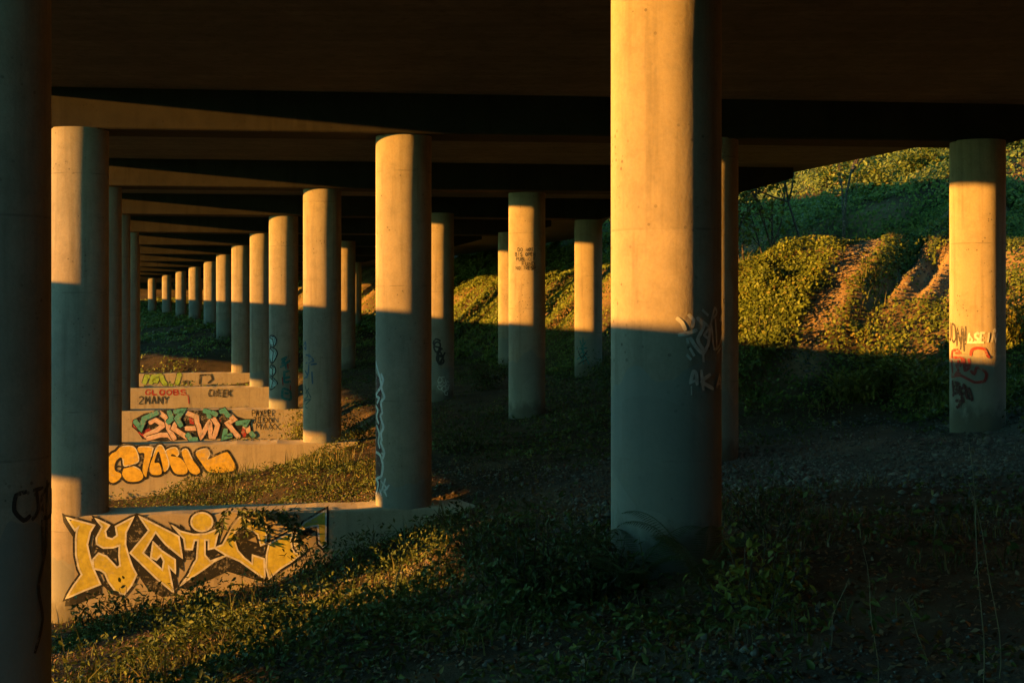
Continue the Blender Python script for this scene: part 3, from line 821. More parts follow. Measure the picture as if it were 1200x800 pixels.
# huge column (zoom 770,340 scale 5.718)
s = ColSurf(('B',0), columns['B',0]); g = lambda p: (770+p[0]/5.718, 340+p[1]/5.718)
strokes(s, 'chalk', 0.042, [[(125,185),(160,215),(185,270)], [(135,300),(190,290),(260,265)], [(200,160),(235,200),(225,250)], [(195,320),(200,360)], [(190,430),(220,465)], [(210,385),(240,440)],
   [(290,130),(330,170)], [(255,180),(300,240),(260,330),(300,400)], [(210,315),(250,380),(295,420),(330,350),(345,220)], [(295,420),(298,480)]], g)
strokes(s, 'chalk', 0.030, [[(345,220),(370,120),(385,150),(360,190)], [(375,190),(385,380)], [(350,240),(365,390),(400,370),(425,250),(410,190)], [(425,120),(405,210)], [(425,370),(428,480)], [(380,425),(410,385)],
   [(280,200),(330,250),(300,300),(340,330)]], g)
s.build(columns['B',0])
strokes(s, 'chalk', 0.040, [[(210,625),(230,545),(250,560),(255,635)], [(205,620),(250,600)], [(280,530),(295,670)], [(340,560),(285,610),(360,660)], [(380,650),(400,570),(410,660)], [(385,625),(410,620)]], g)
strokes(s, 'chalk', 0.02, [[(217,640),(218,700)]], g)
s.build(columns['B',0])
# B0: tall white outlined tag (zoom 420,400 scale 4)
s = ColSurf(('B',1), columns['B',1]); g = lambda p: (420+p[0]/4, 400+p[1]/4)
s.fill('maroon', [s.px(*g(p)) for p in curve([(84,150),(92,160),(105,180),(112,230),(108,290),(112,340),(104,400),(100,450),(114,520),(108,600),(100,690),(86,700),(82,600),(85,500),(83,400),(84,300),(83,220)], 3)], 0.0046)
strokes(s, 'white', 0.06, [[(84,90),(92,130),(104,170),(108,210),(92,235),(82,250)], [(108,150),(118,180),(110,215),(124,260),(108,285),(114,330),(106,350),(120,400),(108,430),(112,460),(106,470),(124,520),(110,560)],
   [(84,300),(94,320),(88,350),(98,385)], [(88,390),(100,430),(96,470),(104,500)], [(84,515),(104,530),(118,580),(110,630),(88,640)], [(86,255),(100,265),(90,290)], [(84,640),(96,660),(90,700),(84,715)],
   [(112,520),(126,535)]], g)
s.build(columns['B',1])
strokes(s, 'white', 0.045, [[(130,640),(112,700)], [(108,650),(140,690)], [(148,670),(122,705)], [(122,690),(136,725)], [(104,690),(112,720)]], g)
s.build(columns['B',1])
# B1: faded blue tags (zoom 300,370 scale 6.15)
s = ColSurf(('B',2), columns['B',2]); g = lambda p: (300+p[0]/6.15, 370+p[1]/6.15)
strokes(s, 'blue', 0.06, [[(345,215),(360,190),(362,240),(350,225)], [(360,280),(395,290),(415,325),(360,340)], [(385,270),(380,400),(370,450)], [(395,350),(440,345)], [(355,390),(375,430),(350,450)], [(405,400),(410,490)]], g)
strokes(s, 'fade', 0.045, [[(355,490),(375,580),(345,600)], [(375,540),(400,590)], [(350,610),(395,600),(360,640)], [(385,520),(360,560)], [(355,650),(375,665)]], g)
s.build(columns['B',2])
# B2: white bubbles and teal letters
s = ColSurf(('B',3), columns['B',3])
for pl in ([(100,155),(130,150),(145,180),(130,215),(108,215)], [(105,235),(135,240),(150,275),(120,335),(102,310)], [(105,365),(130,365),(140,400),(120,430),(103,425)], [(104,440),(135,460),(150,490),(110,525),(102,500)]):
    uv = [s.px(*g(p)) for p in curve(pl, 4)]
    s.stroke('black', uv, 0.12, closed=True); s.fill('cyan', uv); s.stroke('black', [s.px(*g(p)) for p in (pl[0], ((pl[0][0]+pl[2][0])/2, (pl[0][1]+pl[2][1])/2), pl[3])], 0.05)
s.build(columns['B',3])
strokes(s, 'crimson', 0.05, [[(225,325),(230,385)], [(190,440),(195,500)], [(245,500),(250,600)]], g)
strokes(s, 'darkteal', 0.10, [[(180,320),(215,300),(185,345)], [(175,370),(245,320)], [(200,320),(220,385)], [(195,405),(240,395)], [(200,450),(245,440)], [(205,400),(205,475),(250,470)], [(195,520),(245,545),(250,605)], [(195,520),(190,590),(250,605)], [(205,555),(235,560)]], g)
s.build(columns['B',3])
# C1: stencilled lines
s = ColSurf(('C',2), columns['C',2])
for t_, x0, x1, y0 in (('DO NOT', 607, 625, 290.5), ('BIS OPEN', 604, 627, 296), ('PUBLIC F', 605.5, 627, 301.5), ('FUND', 612, 626, 307), ('NO TRESP', 605, 627, 312)):
    word(s, 'ink', t_, x0, y0, x1, y0+4.0, 0.022, jit=0.02)
s.build(columns['C',2])
# C2: scribbles (zoom 390,240 scale 3.076)
s = ColSurf(('C',3), columns['C',3]); g = lambda p: (390+p[0]/3.076, 240+p[1]/3.076)
for j in range(7):
    cx, cy = 378+random.uniform(-8, 22), 535+random.uniform(-40, 40)
    strokes(s, 'ink', 0.07, [[(cx+16*math.cos(t)*random.uniform(.5, 1), cy+22*math.sin(t)*random.uniform(.5, 1)) for t in [k*0.8 for k in range(8)]]], g)
s.build(columns['C',3])
for j in range(8):
    cx, cy = 398+random.uniform(-16, 18), 648+random.uniform(-28, 28)
    strokes(s, 'chalk', 0.035, [[(cx+10*math.cos(t)*random.uniform(.4, 1), cy+14*math.sin(t)*random.uniform(.4, 1)) for t in [k*0.9 for k in range(7)]]], g)
s.build(columns['C',3])
# D2: green scribble (zoom 580,220 scale 2.857)
s = ColSurf(('D',3), columns['D',3]); g = lambda p: (580+p[0]/2.857, 220+p[1]/2.857)
strokes(s, 'darkteal', 0.06, [[(285,510),(295,545),(280,560)], [(305,515),(290,540),(312,560)], [(272,540),(310,535)], [(275,575),(300,560),(285,590)], [(300,560),(315,590)], [(295,500),(297,590)]], g)
strokes(s, 'ink', 0.05, [[(275,530),(290,570),(310,545)], [(280,590),(308,575)]], g)
s.build(columns['D',3])
# D0 (zoom 1095,350 scale 5)
s = ColSurf(('D',1), columns['D',1]); g = lambda p: (1095+p[0]/5, 350+p[1]/5)
strokes(s, 'ink', 0.045, [[(104,140),(104,240),(98,235)], [(112,240),(112,150),(128,160),(134,230),(122,255),(112,240)], [(140,280),(142,175),(160,260),(168,160),(160,300)], [(172,170),(180,310)], [(188,160),(186,270)]], g)
s.build(columns['D',1])
word(s, 'white', 'LSEIN', *g((205,200)), *g((355,255)), 0.045, slant=0.3)
strokes(s, 'white', 0.035, [[(205,258),(270,256)], [(336,185),(344,178),(350,186),(342,193),(336,185)], [(205,210),(225,240),(215,250)]], g)
s.build(columns['D',1])
strokes(s, 'crimson', 0.06, [[(215,335),(222,300),(250,288),(290,295),(305,330),(318,345)], [(112,350),(115,310),(135,300)], [(130,320),(165,318)], [(140,295),(155,310)],
   [(112,360),(118,440),(112,450)], [(120,345),(170,350),(160,400)], [(130,370),(150,420),(135,440),(165,440)], [(180,350),(185,420),(210,400),(205,350)], [(175,395),(215,390)], [(112,460),(160,450),(200,470),(240,490),(290,480),(300,440),(285,420),(250,400),(235,440),(215,420)], [(150,360),(148,410)]], g)
s.build(columns['D',1])
strokes(s, 'maroon', 0.07, [[(118,480),(125,560),(118,570)], [(130,490),(150,500),(130,520),(152,545),(128,560)], [(160,510),(160,560),(180,555)], [(165,530),(190,510)], [(175,500),(195,540),(178,560)], [(205,520),(225,600)], [(165,560),(180,610)], [(190,550),(200,590)], [(135,600),(165,600),(150,640)], [(140,630),(150,645)]], g)
strokes(s, 'grey', 0.06, [[(195,640),(185,665),(195,685),(203,670)]], g)
s.build(columns['D',1])
# left edge column: faint black tag (px 14-55, 570-615)
s = ColSurf(('A',0), columns['A',0])
strokes(s, 'ink', 0.045, [[(28,578),(16,582),(14,600),(24,612),(32,606)], [(38,575),(40,600),(33,612)], [(34,577),(46,574)], [(53,568),(44,585),(47,610),(57,603),(56,575)], [(50,565),(49,640),(40,690),(45,730),(36,770)], [(44,612),(46,660)]])
s.build(columns['A',0])

# ------------------------------------------------------------------ leaf masses (stuff)
def leaf_cloud(name, p, nrm, size, mt, spread=0.9, aspect=0.7, six=False):
    """one folded leaf per point; nrm = mean facing"""
    n = len(p)
    d = rng.normal(size=(n, 3)); d /= np.linalg.norm(d, axis=1)[:, None]
    nn = nrm + rng.normal(size=(n, 3))*spread*0.6; nn /= np.linalg.norm(nn, axis=1)[:, None]
    d -= nn*(d*nn).sum(1)[:, None]; d /= np.linalg.norm(d, axis=1)[:, None]+1e-9
    sd = np.cross(nn, d); L = size[:, None]; W = L*aspect
    if six:
        prof = ((0,0),(0.3,0.5),(0.68,0.38),(1,0),(0.68,-0.38),(0.3,-0.5))
        V = np.stack([p + d*L*(a-0.4) + sd*W*w + nn*L*(abs(w)*0.25-a*a*0.15) for a, w in prof], 1)
        b0 = np.arange(n)[:, None]*6
        Fq = np.concatenate([b0+np.array([[0,1,2,3]]), b0+np.array([[0,3,4,5]])], 0)
    else:
        V = np.stack([p - d*L*0.45, p + sd*W*0.5 + nn*L*0.1, p + d*L*0.55, p - sd*W*0.5 + nn*L*0.1], 1)
        Fq = np.arange(n*4).reshape(n, 4)
    me = np_mesh(name, V.reshape(-1, 3), Fq)
    return link(name, me, [mt])
def normals(x, y):
    e = 0.3
    gxn = (ground(x+e, y)-ground(x-e, y))/(2*e); gyn = (ground(x, y+e)-ground(x, y-e))/(2*e)
    n = np.stack([-gxn, -gyn, np.ones_like(x)], 1)
    return n/np.linalg.norm(n, axis=1)[:, None]
def sample(n, x0, x1, y0, y1, keep):
    x = rng.uniform(x0, x1, n); y = rng.uniform(y0, y1, n)
    k = rng.uniform(size=n) < keep(x, y)
    return x[k], y[k]
inview = lambda x, y, m=0.06: (np.abs(x/np.maximum(y, 1)) < 0.364+m)

# ivy on the bank
def ivy_keep(x, y):
    c = acrossc(x, y)
    k = np.maximum(np.clip((c-12.2-vnoise(x, y, 2.0, 41)*3)/1.5, 0, 1), np.clip(spur(x, y)*5, 0, 1))*inview(x, y, 0.12)
    k = k*np.clip(1-1.1*pathmask(x, y), 0, 1)
    dens = np.clip((52/np.maximum(y, 20))**1.2, 0, 1.0)
    patch = np.clip(0.70+vnoise(x, y, 2.6, 43)*1.5+vnoise(x, y, 0.6, 44)*0.8, 0.12, 1)
    return k*dens*patch
x, y = sample(2600000, -20, 60, 26, 130, ivy_keep)
x4, y4 = sample(260000, 4, 20, 33, 58, ivy_keep)
x2, y2 = sample(160000, -90, 60, 130, 300, lambda x, y: np.clip((acrossc(x, y)-13)/2, 0, 1)*inview(x, y, .05)*0.6)
x3, y3 = sample(420000, -80, 4, 84, 260, lambda x, y: np.clip((acrossc(x, y)+9)/2, 0, 1)*np.clip((14-acrossc(x, y))/2, 0, 1)*np.clip(0.45+vnoise(x, y, 2.4, 91)*1.5, 0.03, 1))
x, y = np.concatenate([x, x2, x3, x4]), np.concatenate([y, y2, y3, y4])
nrm = normals(x, y)
p = np.stack([x, y, ground(x, y)], 1)
cc = acrossc(x, y)
clump = np.clip(vnoise(x, y, 1.1, 47)+0.5, 0, 1)**1.5*0.55*(1+1.0*np.clip((cc-21)/4, 0, 1)) + np.clip(vnoise(x, y, 3.3, 49), 0, 1)*1.8*np.clip((cc-20)/3, 0, 1) + 0.03
p = p + nrm*(rng.uniform(0, 1, len(x))**0.6*clump)[:, None]
sz = rng.uniform(0.05, 0.15, len(x))*(1+0.5*np.clip((cc-20)/3, 0, 1)+0.6*(y > 75)+0.8*(y > 110))
tag(leaf_cloud('hill_ivy', p, nrm+np.array([-0.35, -0.35, 0]), sz, M['ivy'], 1.0), kind='stuff')
print('ivy', len(x))

# undergrowth on the slope between the walls
def und_keep(x, y):
    c = acrossc(x, y)
    k = np.clip((c+9)/2, 0, 1)*np.clip((1.2-c-vnoise(x, y, 2, 51)*2)/1.5, 0, 1)
    patch = np.clip(0.50+vnoise(x, y, 1.6, 53)*1.9, 0.05, 1)
    bare = np.clip(1.4-np.abs(y-27.9)/1.5, 0, 1)*np.clip(1.5-np.abs(c+3.0)/2.2, 0, 1)
    return k*patch*np.clip((26/np.maximum(y, 16)), 0, 1)*(1-bare*0.85)*inview(x, y, 0.1)
x, y = sample(700000, -24, 4, 10, 84, und_keep)
inwall = np.zeros(len(x), bool)
for k in range(5):
    (ax, ay), (bx2, by2) = A[k+1], B[k+1]
    a = math.atan2(by2-ay, bx2-ax); dx, dy = x-ax, y-ay
    inwall |= (np.abs(-dx*math.sin(a)+dy*math.cos(a)) < R+0.05) & (dx*math.cos(a)+dy*math.sin(a) > -0.6)
x, y = x[~inwall], y[~inwall]
p = np.stack([x, y, ground(x, y)], 1)
hgt = np.clip(vnoise(x, y, 0.9, 57)+0.5, 0, 1)**2*0.62*np.clip(0.35+np.abs(y-28.3)/5, 0, 1)+0.03
nrm = normals(x, y)
hgt = hgt + np.clip(vnoise(x, y, 1.3, 59)-0.16, 0, 1)*2.4*np.clip((27-y)/2, 0.15, 1)
p[:, 2] += rng.uniform(0, 1, len(x))**0.8*hgt
tag(leaf_cloud('undergrowth', p, nrm, rng.uniform(0.045, 0.11, len(x)), M['weed'], 1.3, 0.5, six=True), kind='stuff')
print('under', len(x))
# dry litter
x, y = sample(160000, -22, 8, 9, 70, lambda x, y: np.clip((acrossc(x, y)+9)/2, 0, 1)*np.clip((7-acrossc(x, y))/6, 0, 1)*np.clip(22/np.maximum(y, 14), 0, 1)*inview(x, y))
p = np.stack([x, y, ground(x, y)+0.02], 1)
tag(leaf_cloud('leaf_litter', p, normals(x, y), rng.uniform(0.04, 0.10, len(x)), M['litter'], 0.7, 0.5), kind='stuff')

# low ground cover right of the columns, in front of the bank
def low_keep(x, y):
    c = acrossc(x, y)
    k = np.clip((c-2+vnoise(x, y, 2, 61)*3)/2, 0, 1)*np.clip((14.5-c)/1.5, 0, 1)
    far = np.clip((y-31.5-vnoise(x, y, 2, 63)*3)/2, 0, 1)
    near = np.clip((24-y)/3, 0, 1)*np.clip(vnoise(x, y, 1.4, 65)*2.2+0.15, 0, 1)
    return k*np.maximum(far*np.clip(0.5+vnoise(x, y, 2.2, 67)*1.4, 0.05, 1), near)*inview(x, y)*np.clip(34/np.maximum(y, 20), 0, 1)
x, y = sample(420000, -16, 24, 9, 100, low_keep)
p = np.stack([x, y, ground(x, y)], 1)
p[:, 2] += rng.uniform(0, 1, len(x))*(np.clip(vnoise(x, y, 1.2, 69)+0.5, 0, 1)**2*0.5+0.03)
tag(leaf_cloud('ground_cover', p, normals(x, y), rng.uniform(0.06, 0.15, len(x)), M['weed'], 1.2, 0.5), kind='stuff')
print('low', len(x))

# grass blades
def blades(name, x, y, h, mt, lean=0.5):
    n = len(x); z = ground(x, y)-0.02
    a = rng.uniform(0, 2*PI, n); w = rng.uniform(0.004, 0.010, n)+h*0.012
    dx, dy = np.cos(a), np.sin(a); ln = rng.uniform(0.1, lean, n)*h; b = rng.uniform(0, 2*PI, n)
    lx, ly = np.cos(b)*ln, np.sin(b)*ln
    P0 = np.stack([x-dx*w, y-dy*w, z], 1); P1 = np.stack([x+dx*w, y+dy*w, z], 1)
    P2 = np.stack([x+dx*w*.7+lx*.35, y+dy*w*.7+ly*.35, z+h*.6], 1); P3 = np.stack([x-dx*w*.7+lx*.35, y-dy*w*.7+ly*.35, z+h*.6], 1)
    P4 = np.stack([x+dx*w*.1+lx, y+dy*w*.1+ly, z+h], 1); P5 = np.stack([x-dx*w*.1+lx, y-dy*w*.1+ly, z+h], 1)
    V = np.stack([P0, P1, P2, P3, P4, P5], 1).reshape(-1, 3); b0 = np.arange(n)[:, None]*6
    Fq = np.concatenate([b0+np.array([[0,1,2,3]]), b0+np.array([[3,2,4,5]])], 0)
    return link(name, np_mesh(name, V, Fq), [mt])
def grass_keep(x, y):
    c = acrossc(x, y)
    t = np.clip(vnoise(x, y, 1.1, 71)*3.0-0.25, 0, 1)
    return t*np.clip((c+8.5)/2, 0, 1)*np.clip(20/np.maximum(y, 10), 0, 1)*inview(x, y)*np.clip(1-gmask(x, y), 0.12, 1)
def gmask(x, y):
    return np.clip(1.1-np.abs(y-28.0)/5.0, 0, 1)*np.clip((acrossc(x, y)-1.5)/3, 0, 1)
x, y = sample(70000, -14, 14, 7, 34, grass_keep)
tag(blades('grass', x, y, rng.uniform(0.06, 0.22, len(x)), M['grass']), kind='stuff')
print('grass', len(x))
x, y = sample(34000, -10, 3, 13, 46, lambda x, y: np.clip((acrossc(x, y)+8)/1.5, 0, 1)*np.clip((1-acrossc(x, y))/1.5, 0, 1)*np.clip(vnoise(x, y, 1.2, 95)*2.6-0.1, 0, 1)*np.clip(1.2-np.abs(y-45)/30, 0.2, 1))
wm = np.zeros(len(x), bool)
for k in range(5):
    (ax, ay), (bx2, by2) = A[k+1], B[k+1]
    a = math.atan2(by2-ay, bx2-ax); dx, dy = x-ax, y-ay
    wm |= (np.abs(-dx*math.sin(a)+dy*math.cos(a)) < R+0.25) & (dx*math.cos(a)+dy*math.sin(a) > -0.6)
x, y = x[~wm], y[~wm]
x5, y5 = sample(90000, 3, 26, 33, 62, lambda x, y: ivy_keep(x, y)*np.clip(vnoise(x, y, 1.5, 97)*2.5, 0, 1)*(1-0.7*pathmask(x, y)))
x = np.concatenate([x, x5]); y = np.concatenate([y, y5])
tag(blades('dry_grass', x, y, rng.uniform(0.15, 0.55, len(x)), M['grass'], 0.7), kind='stuff')

# gravel
x, y = sample(90000, -8, 14, 6, 36, lambda x, y: np.clip((acrossc(x, y)+6)/3, 0, 1)*np.clip(9/np.maximum(y, 6), 0, 1)*inview(x, y)*np.clip(0.5+vnoise(x, y, 2.0, 77)*1.6, 0.1, 1))
xg, yg = sample(70000, -2, 15, 21, 37, lambda x, y: gmask(x, y)*np.clip(0.5+vnoise(x, y, 1.5, 99)*1.6, 0.1, 1)*np.clip((14-acrossc(x, y))/2, 0, 1)*np.clip((acrossc(x, y)-1)/2, 0, 1))
xh, yh = sample(60000, 7, 17, 37, 53, lambda x, y: pathmask(x, y)*0.35)
x = np.concatenate([x, xg, xh]); y = np.concatenate([y, yg, yh])
n = len(x); r = rng.uniform(0.008, 0.028, n)*(1+0.7*(y > 20))*(1+1.2*(rng.uniform(size=n) < 0.05)); z = ground(x, y)+r*0.3
oc = np.array([(1,0,0),(-1,0,0),(0,1,0),(0,-1,0),(0,0,1),(0,0,-1)], float)
a = rng.uniform(0, 2*PI, n); ca, sa = np.cos(a), np.sin(a)
sc3 = rng.uniform(0.6, 1.3, (n, 6)); V = np.zeros((n, 6, 3))
for k in range(6):
    o3 = oc[k]; V[:, k, 0] = x+(o3[0]*ca-o3[1]*sa)*r*sc3[:, k]; V[:, k, 1] = y+(o3[0]*sa+o3[1]*ca)*r*sc3[:, k]; V[:, k, 2] = z+o3[2]*r*0.7*sc3[:, k]
tri = np.array([(0,2,4),(2,1,4),(1,3,4),(3,0,4),(2,0,5),(1,2,5),(3,1,5),(0,3,5)])
Fq = (np.arange(n)[:, None, None]*6+tri[None]).reshape(-1, 3)
tag(link('gravel', np_mesh('gravel', V.reshape(-1, 3), Fq), [M['stone']]), kind='stuff')

# ------------------------------------------------------------------ single plants
def at(px, y):          # ground point seen at pixel column px, distance y
    x = (px-XC)/F*y; return Vector((x, y, gz(x, y)))
def rv(s=1.0): return Vector((random.uniform(-s, s), random.uniform(-s, s), random.uniform(-s, s)))
def shrub(name, loc, w, h, leafL, nst, nlf, label, mt, cat='shrub', lw=0.45, group=None, stem_r=0.012, lean=Vector((0,0,0))):
    e = empty(name, loc); st = MB(); lf = MB()
    for i in range(nst):
        a = random.uniform(0, 2*PI); rr = random.uniform(0.15, 1)**0.7*w*0.5
        top = Vector((math.cos(a)*rr, math.sin(a)*rr, h*random.uniform(0.55, 1.0)*(1-0.35*(rr/(w*0.5))**2)))+lean*h
        b0 = Vector((math.cos(a)*rr*0.15, math.sin(a)*rr*0.15, -0.1)); mid = b0.lerp(top, 0.5)+rv(0.08*h)
        st.tube([b0, mid, top], [stem_r, stem_r*0.7, stem_r*0.3], 5)
        for j in range(nlf):
            t = random.uniform(0.18, 1.0)
            q = b0.lerp(mid, t*2) if t < 0.5 else mid.lerp(top, t*2-1)
            tw = q+rv(0.13*w)
            dd = (tw-q)+rv(0.08)+Vector((0,0,-0.03))
            lf.leaf(tw, dd, Vector((0,0,1))+rv(0.7), leafL*random.uniform(0.6, 1.2), leafL*lw*random.uniform(0.7, 1.2))
    st.build('stem', M['bark'], e); lf.build('foliage', mt, e)
    return tag(e, label, cat, group)
def fern(loc, nf, L, label, rz=0):
    e = empty('fern', loc, rz)
    for i in range(nf):
        fr = MB(); a = 2*PI*i/nf+random.uniform(-.3, .3); ln = L*random.uniform(0.75, 1.1); up = random.uniform(0.7, 1.3)
        pts = []
        for j in range(13):
            t = j/12; pts.append(Vector((math.cos(a)*ln*0.75*t, math.sin(a)*ln*0.75*t, ln*up*(t*1.4-t*t*0.85))))
        fr.tube(pts, [0.006*(1-0.8*j/12) for j in range(13)], 4)
        side = Vector((-math.sin(a), math.cos(a), 0))
        for j in range(2, 34):
            t = j/34; k = t*12; i0 = min(11, int(k)); q = pts[i0].lerp(pts[i0+1], k-i0); tn = (pts[i0+1]-pts[i0]).normalized()
            w = 0.17*L*math.sin(PI*min(1, t*0.9+0.12))+0.02
            for sg in (-1, 1):
                fr.leaf(q, side*sg+tn*0.45+Vector((0,0,-0.25)), Vector((0,0,1)), w, 0.009*L+0.002, 0.1)
        fr.build('frond', M['fern'], e)
    return tag(e, label, 'fern')
def stalk(loc, h, lean, label, leaves=8, seed=False, name='tall_weed', leafL=0.09):
    e = empty(name, loc); st = MB(); lf = MB(); pts = []
    for j in range(9):
        t = j/8; pts.append(Vector((lean[0]*t*t*h+0.015*math.sin(t*9), lean[1]*t*t*h+0.012*math.cos(t*7), h*t-0.05)))
    st.tube(pts, [0.0036*(1-0.7*j/8)+0.0012 for j in range(9)], 5)
    for j in range(leaves):
        t = 0.1+0.85*j/leaves+random.uniform(-.03, .03); k = t*8; i0 = min(7, int(k)); q = pts[i0].lerp(pts[i0+1], k-i0)
        a = random.uniform(0, 2*PI); dd = Vector((math.cos(a), math.sin(a), random.uniform(-.4, .4)))
        lf.leaf(q, dd, (0,0,1), leafL*random.uniform(.6, 1.2)*(1.2-t*.6), leafL*0.5)
    if seed:
        for br in range(5):
            t = 0.8+0.04*br; k = t*8; i0 = min(7, int(k)); q = pts[i0].lerp(pts[i0+1], k-i0)
            a = random.uniform(0, 2*PI); tip = q+Vector((math.cos(a)*.12, math.sin(a)*.12, random.uniform(-.10, .08)))
            st.tube([q, q.lerp(tip, .5)+Vector((0,0,.03)), tip], [.002, .0018, .0012], 4)
            for m_ in range(5): st.leaf(q.lerp(tip, .5+.1*m_), rv()+Vector((0,0,-.4)), (0,1,0), .03, .012)
    st.build('stem', M['dry'], e)
    if lf.v: lf.build('foliage', M['weed'], e)
    return tag(e, label, 'weed')
fern(at(735, 14.4), 9, 1.05, 'feathery fern arching at the left foot of the huge foreground column')
fern(at(822, 14.2), 9, 1.05, 'feathery fern arching in front of the huge foreground column on its right', 0.5)
shrub('leafy_shrub', at(885, 12.9), 1.1, 0.95, 0.10, 16, 26, 'pale leafy shrub to the right of the huge foreground column', M['goldbush'], lw=0.55)
shrub('leafy_shrub', at(925, 13.6), 0.8, 0.7, 0.09, 10, 20, 'small leafy shrub just right of the pale leafy shrub', M['weed'])
shrub('leafy_shrub', at(905, 17.5), 1.6, 1.0, 0.09, 16, 24, 'dark straggly shrub behind the pale leafy shrub at the gravel edge', M['shrub'])
shrub('leafy_shrub', at(625, 15.4), 1.9, 1.15, 0.10, 34, 46, 'broad dark shrub left of the huge foreground column', M['shrub'])
shrub('leafy_shrub', at(690, 14.6), 1.2, 0.8, 0.09, 20, 40, 'low dark shrub between the broad shrub and the fern', M['shrub'])
shrub('leafy_shrub', at(560, 22.5), 1.7, 1.25, 0.11, 20, 30, 'loose dark shrub on the slope right of the white outlined column', M['shrub'])
shrub('leafy_shrub', at(545, 38), 2.6, 1.2, 0.12, 26, 36, 'dark mounded bush in front of the scribbled shaded column', M['shrub'])
shrub('leafy_shrub', at(718, 52), 2.4, 1.5, 0.15, 22, 40, 'dark bush by the foot of the slim green scribbled column', M['shrub'])
shrub('leafy_shrub', at(572, 60), 2.2, 1.6, 0.16, 20, 36, 'dark bush by the foot of the slim column beside the DO NOT column', M['shrub'])
shrub('leafy_shrub', at(346, 56.6), 1.7, 1.5, 0.15, 16, 30, 'yellow green bush in front of the right end of the pink and teal wall', M['goldbush'])
shrub('leafy_shrub', at(420, 46), 1.8, 1.0, 0.12, 18, 34, 'low bush beside the foot of the faded blue tagged column', M['weed'])
# plants by the yellow wall
shrub('wall_weed', at(150, 27.7), 1.2, 0.85, 0.16, 10, 24, 'leafy weed growing in front of the letter L of the yellow wall', M['weed'], 'weed', 0.35)
shrub('wall_weed', at(105, 26.6), 1.0, 0.8, 0.14, 10, 22, 'leafy weed at the foot of the half sunlit column', M['weed'], 'weed', 0.4)
shrub('wall_weed', at(375, 28.0), 1.5, 0.9, 0.13, 16, 26, 'bushy weed before the right end of the yellow letters', M['weed'], 'weed', 0.4)
shrub('wall_weed', at(430, 27.4), 1.9, 0.95, 0.13, 20, 28, 'bushy weed below the white outlined column', M['weed'], 'weed', 0.4)
shrub('wall_weed', at(230, 27.0), 1.2, 0.5, 0.12, 14, 26, 'short weed in front of the black shadow under the letter G', M['weed'], 'weed', 0.4)
# vine hanging over the wall top
wo = walls[0][1]
e = empty('hanging_vine', wo.w(*wo.px(300, 598), 0.1)); st = MB(); lf = MB(); inv = -e.location
for px0, px1, dy in ((268,258,22),(285,290,30),(300,318,26),(312,300,14),(330,345,30),(275,330,8),(322,352,26),(300,270,34),(345,352,40)):
    p0 = wo.w(*wo.px(px0, 596), 0.02)+inv; u, v = wo.px(px1, 598+dy); p1 = wo.w(u, v, 0.16)+inv
    mid = p0.lerp(p1, .5)+wo.N*0.16+Vector((0,0,.06))
    st.tube([p0+Vector((0,0.3,.02)), p0+wo.N*.05+Vector((0,0,.03)), mid, p1], [.006,.006,.005,.003], 5)
    for j in range(34):
        t = random.uniform(0, 1); q = p0.lerp(mid, t*2) if t < .5 else mid.lerp(p1, t*2-1)
        lf.leaf(q+rv(.05), Vector((random.uniform(-1, 1), -.4, random.uniform(-1, .1))), wo.N+rv(.6), random.uniform(.08, .17), .05)
st.build('stem', M['bark'], e); lf.build('foliage', M['shrub'], e)
tag(e, 'dark vine hanging over the top of the yellow letter wall', 'vine')
# bushes added on the sunny side, out of frame, to dapple the low light on the weedy slope
for k, (c_, y_, w_, h_) in enumerate([(-13.5, 9.5, 2.4, 4.1), (-14.5, 12.3, 2.2, 3.8), (-13.2, 15.0, 2.3, 4.1), (-14.2, 17.6, 2.0, 3.5), (-13.4, 6.5, 2.6, 4.2), (-13.6, 19.8, 2.4, 3.9), (-14.3, 22.0, 2.0, 3.5)]):
    x_ = float(rowx(y_))+c_*0.97
    shrub('shade_bush', Vector((x_, y_, gz(x_, y_))), w_, h_, 0.17, 22, 34, 'unseen bush added by the ramp to shade the slope, %s from the front' % ordinal[(1, 2, 3, 4, 0, 5, 6)[k]], M['shrub'], 'bush', 0.45, 'unseen bushes added to dapple the slope')
# tall dry weeds on the right
stalk(at(1152, 9.6), 1.75, (-0.05, 0.02), 'tallest dry grass stalk with drooping seed head, before the BERA column', 5, True)
stalk(at(1172, 9.9), 1.45, (-0.16, 0.0), 'dry grass stalk leaning left beside the tallest stalk', 4, True)
stalk(at(1028, 9.9), 1.05, (-0.10, 0.0), 'leafy green weed stalk standing alone on the dark gravel', 14)
stalk(at(972, 11.0), 0.6, (0.25, 0.0), 'thin bent weed stalk between the pale shrub and the leafy stalk', 2)
stalk(at(985, 33.5), 1.6, (-0.03, 0.0), 'thin dry stalk at the foot of the bank beyond the gravel', 6, False, 'tall_weed', 0.12)
stalk(at(1085, 10.4), 0.55, (-0.3, 0.1), 'short dry stalk leaning left near the tall stalks', 3, True)

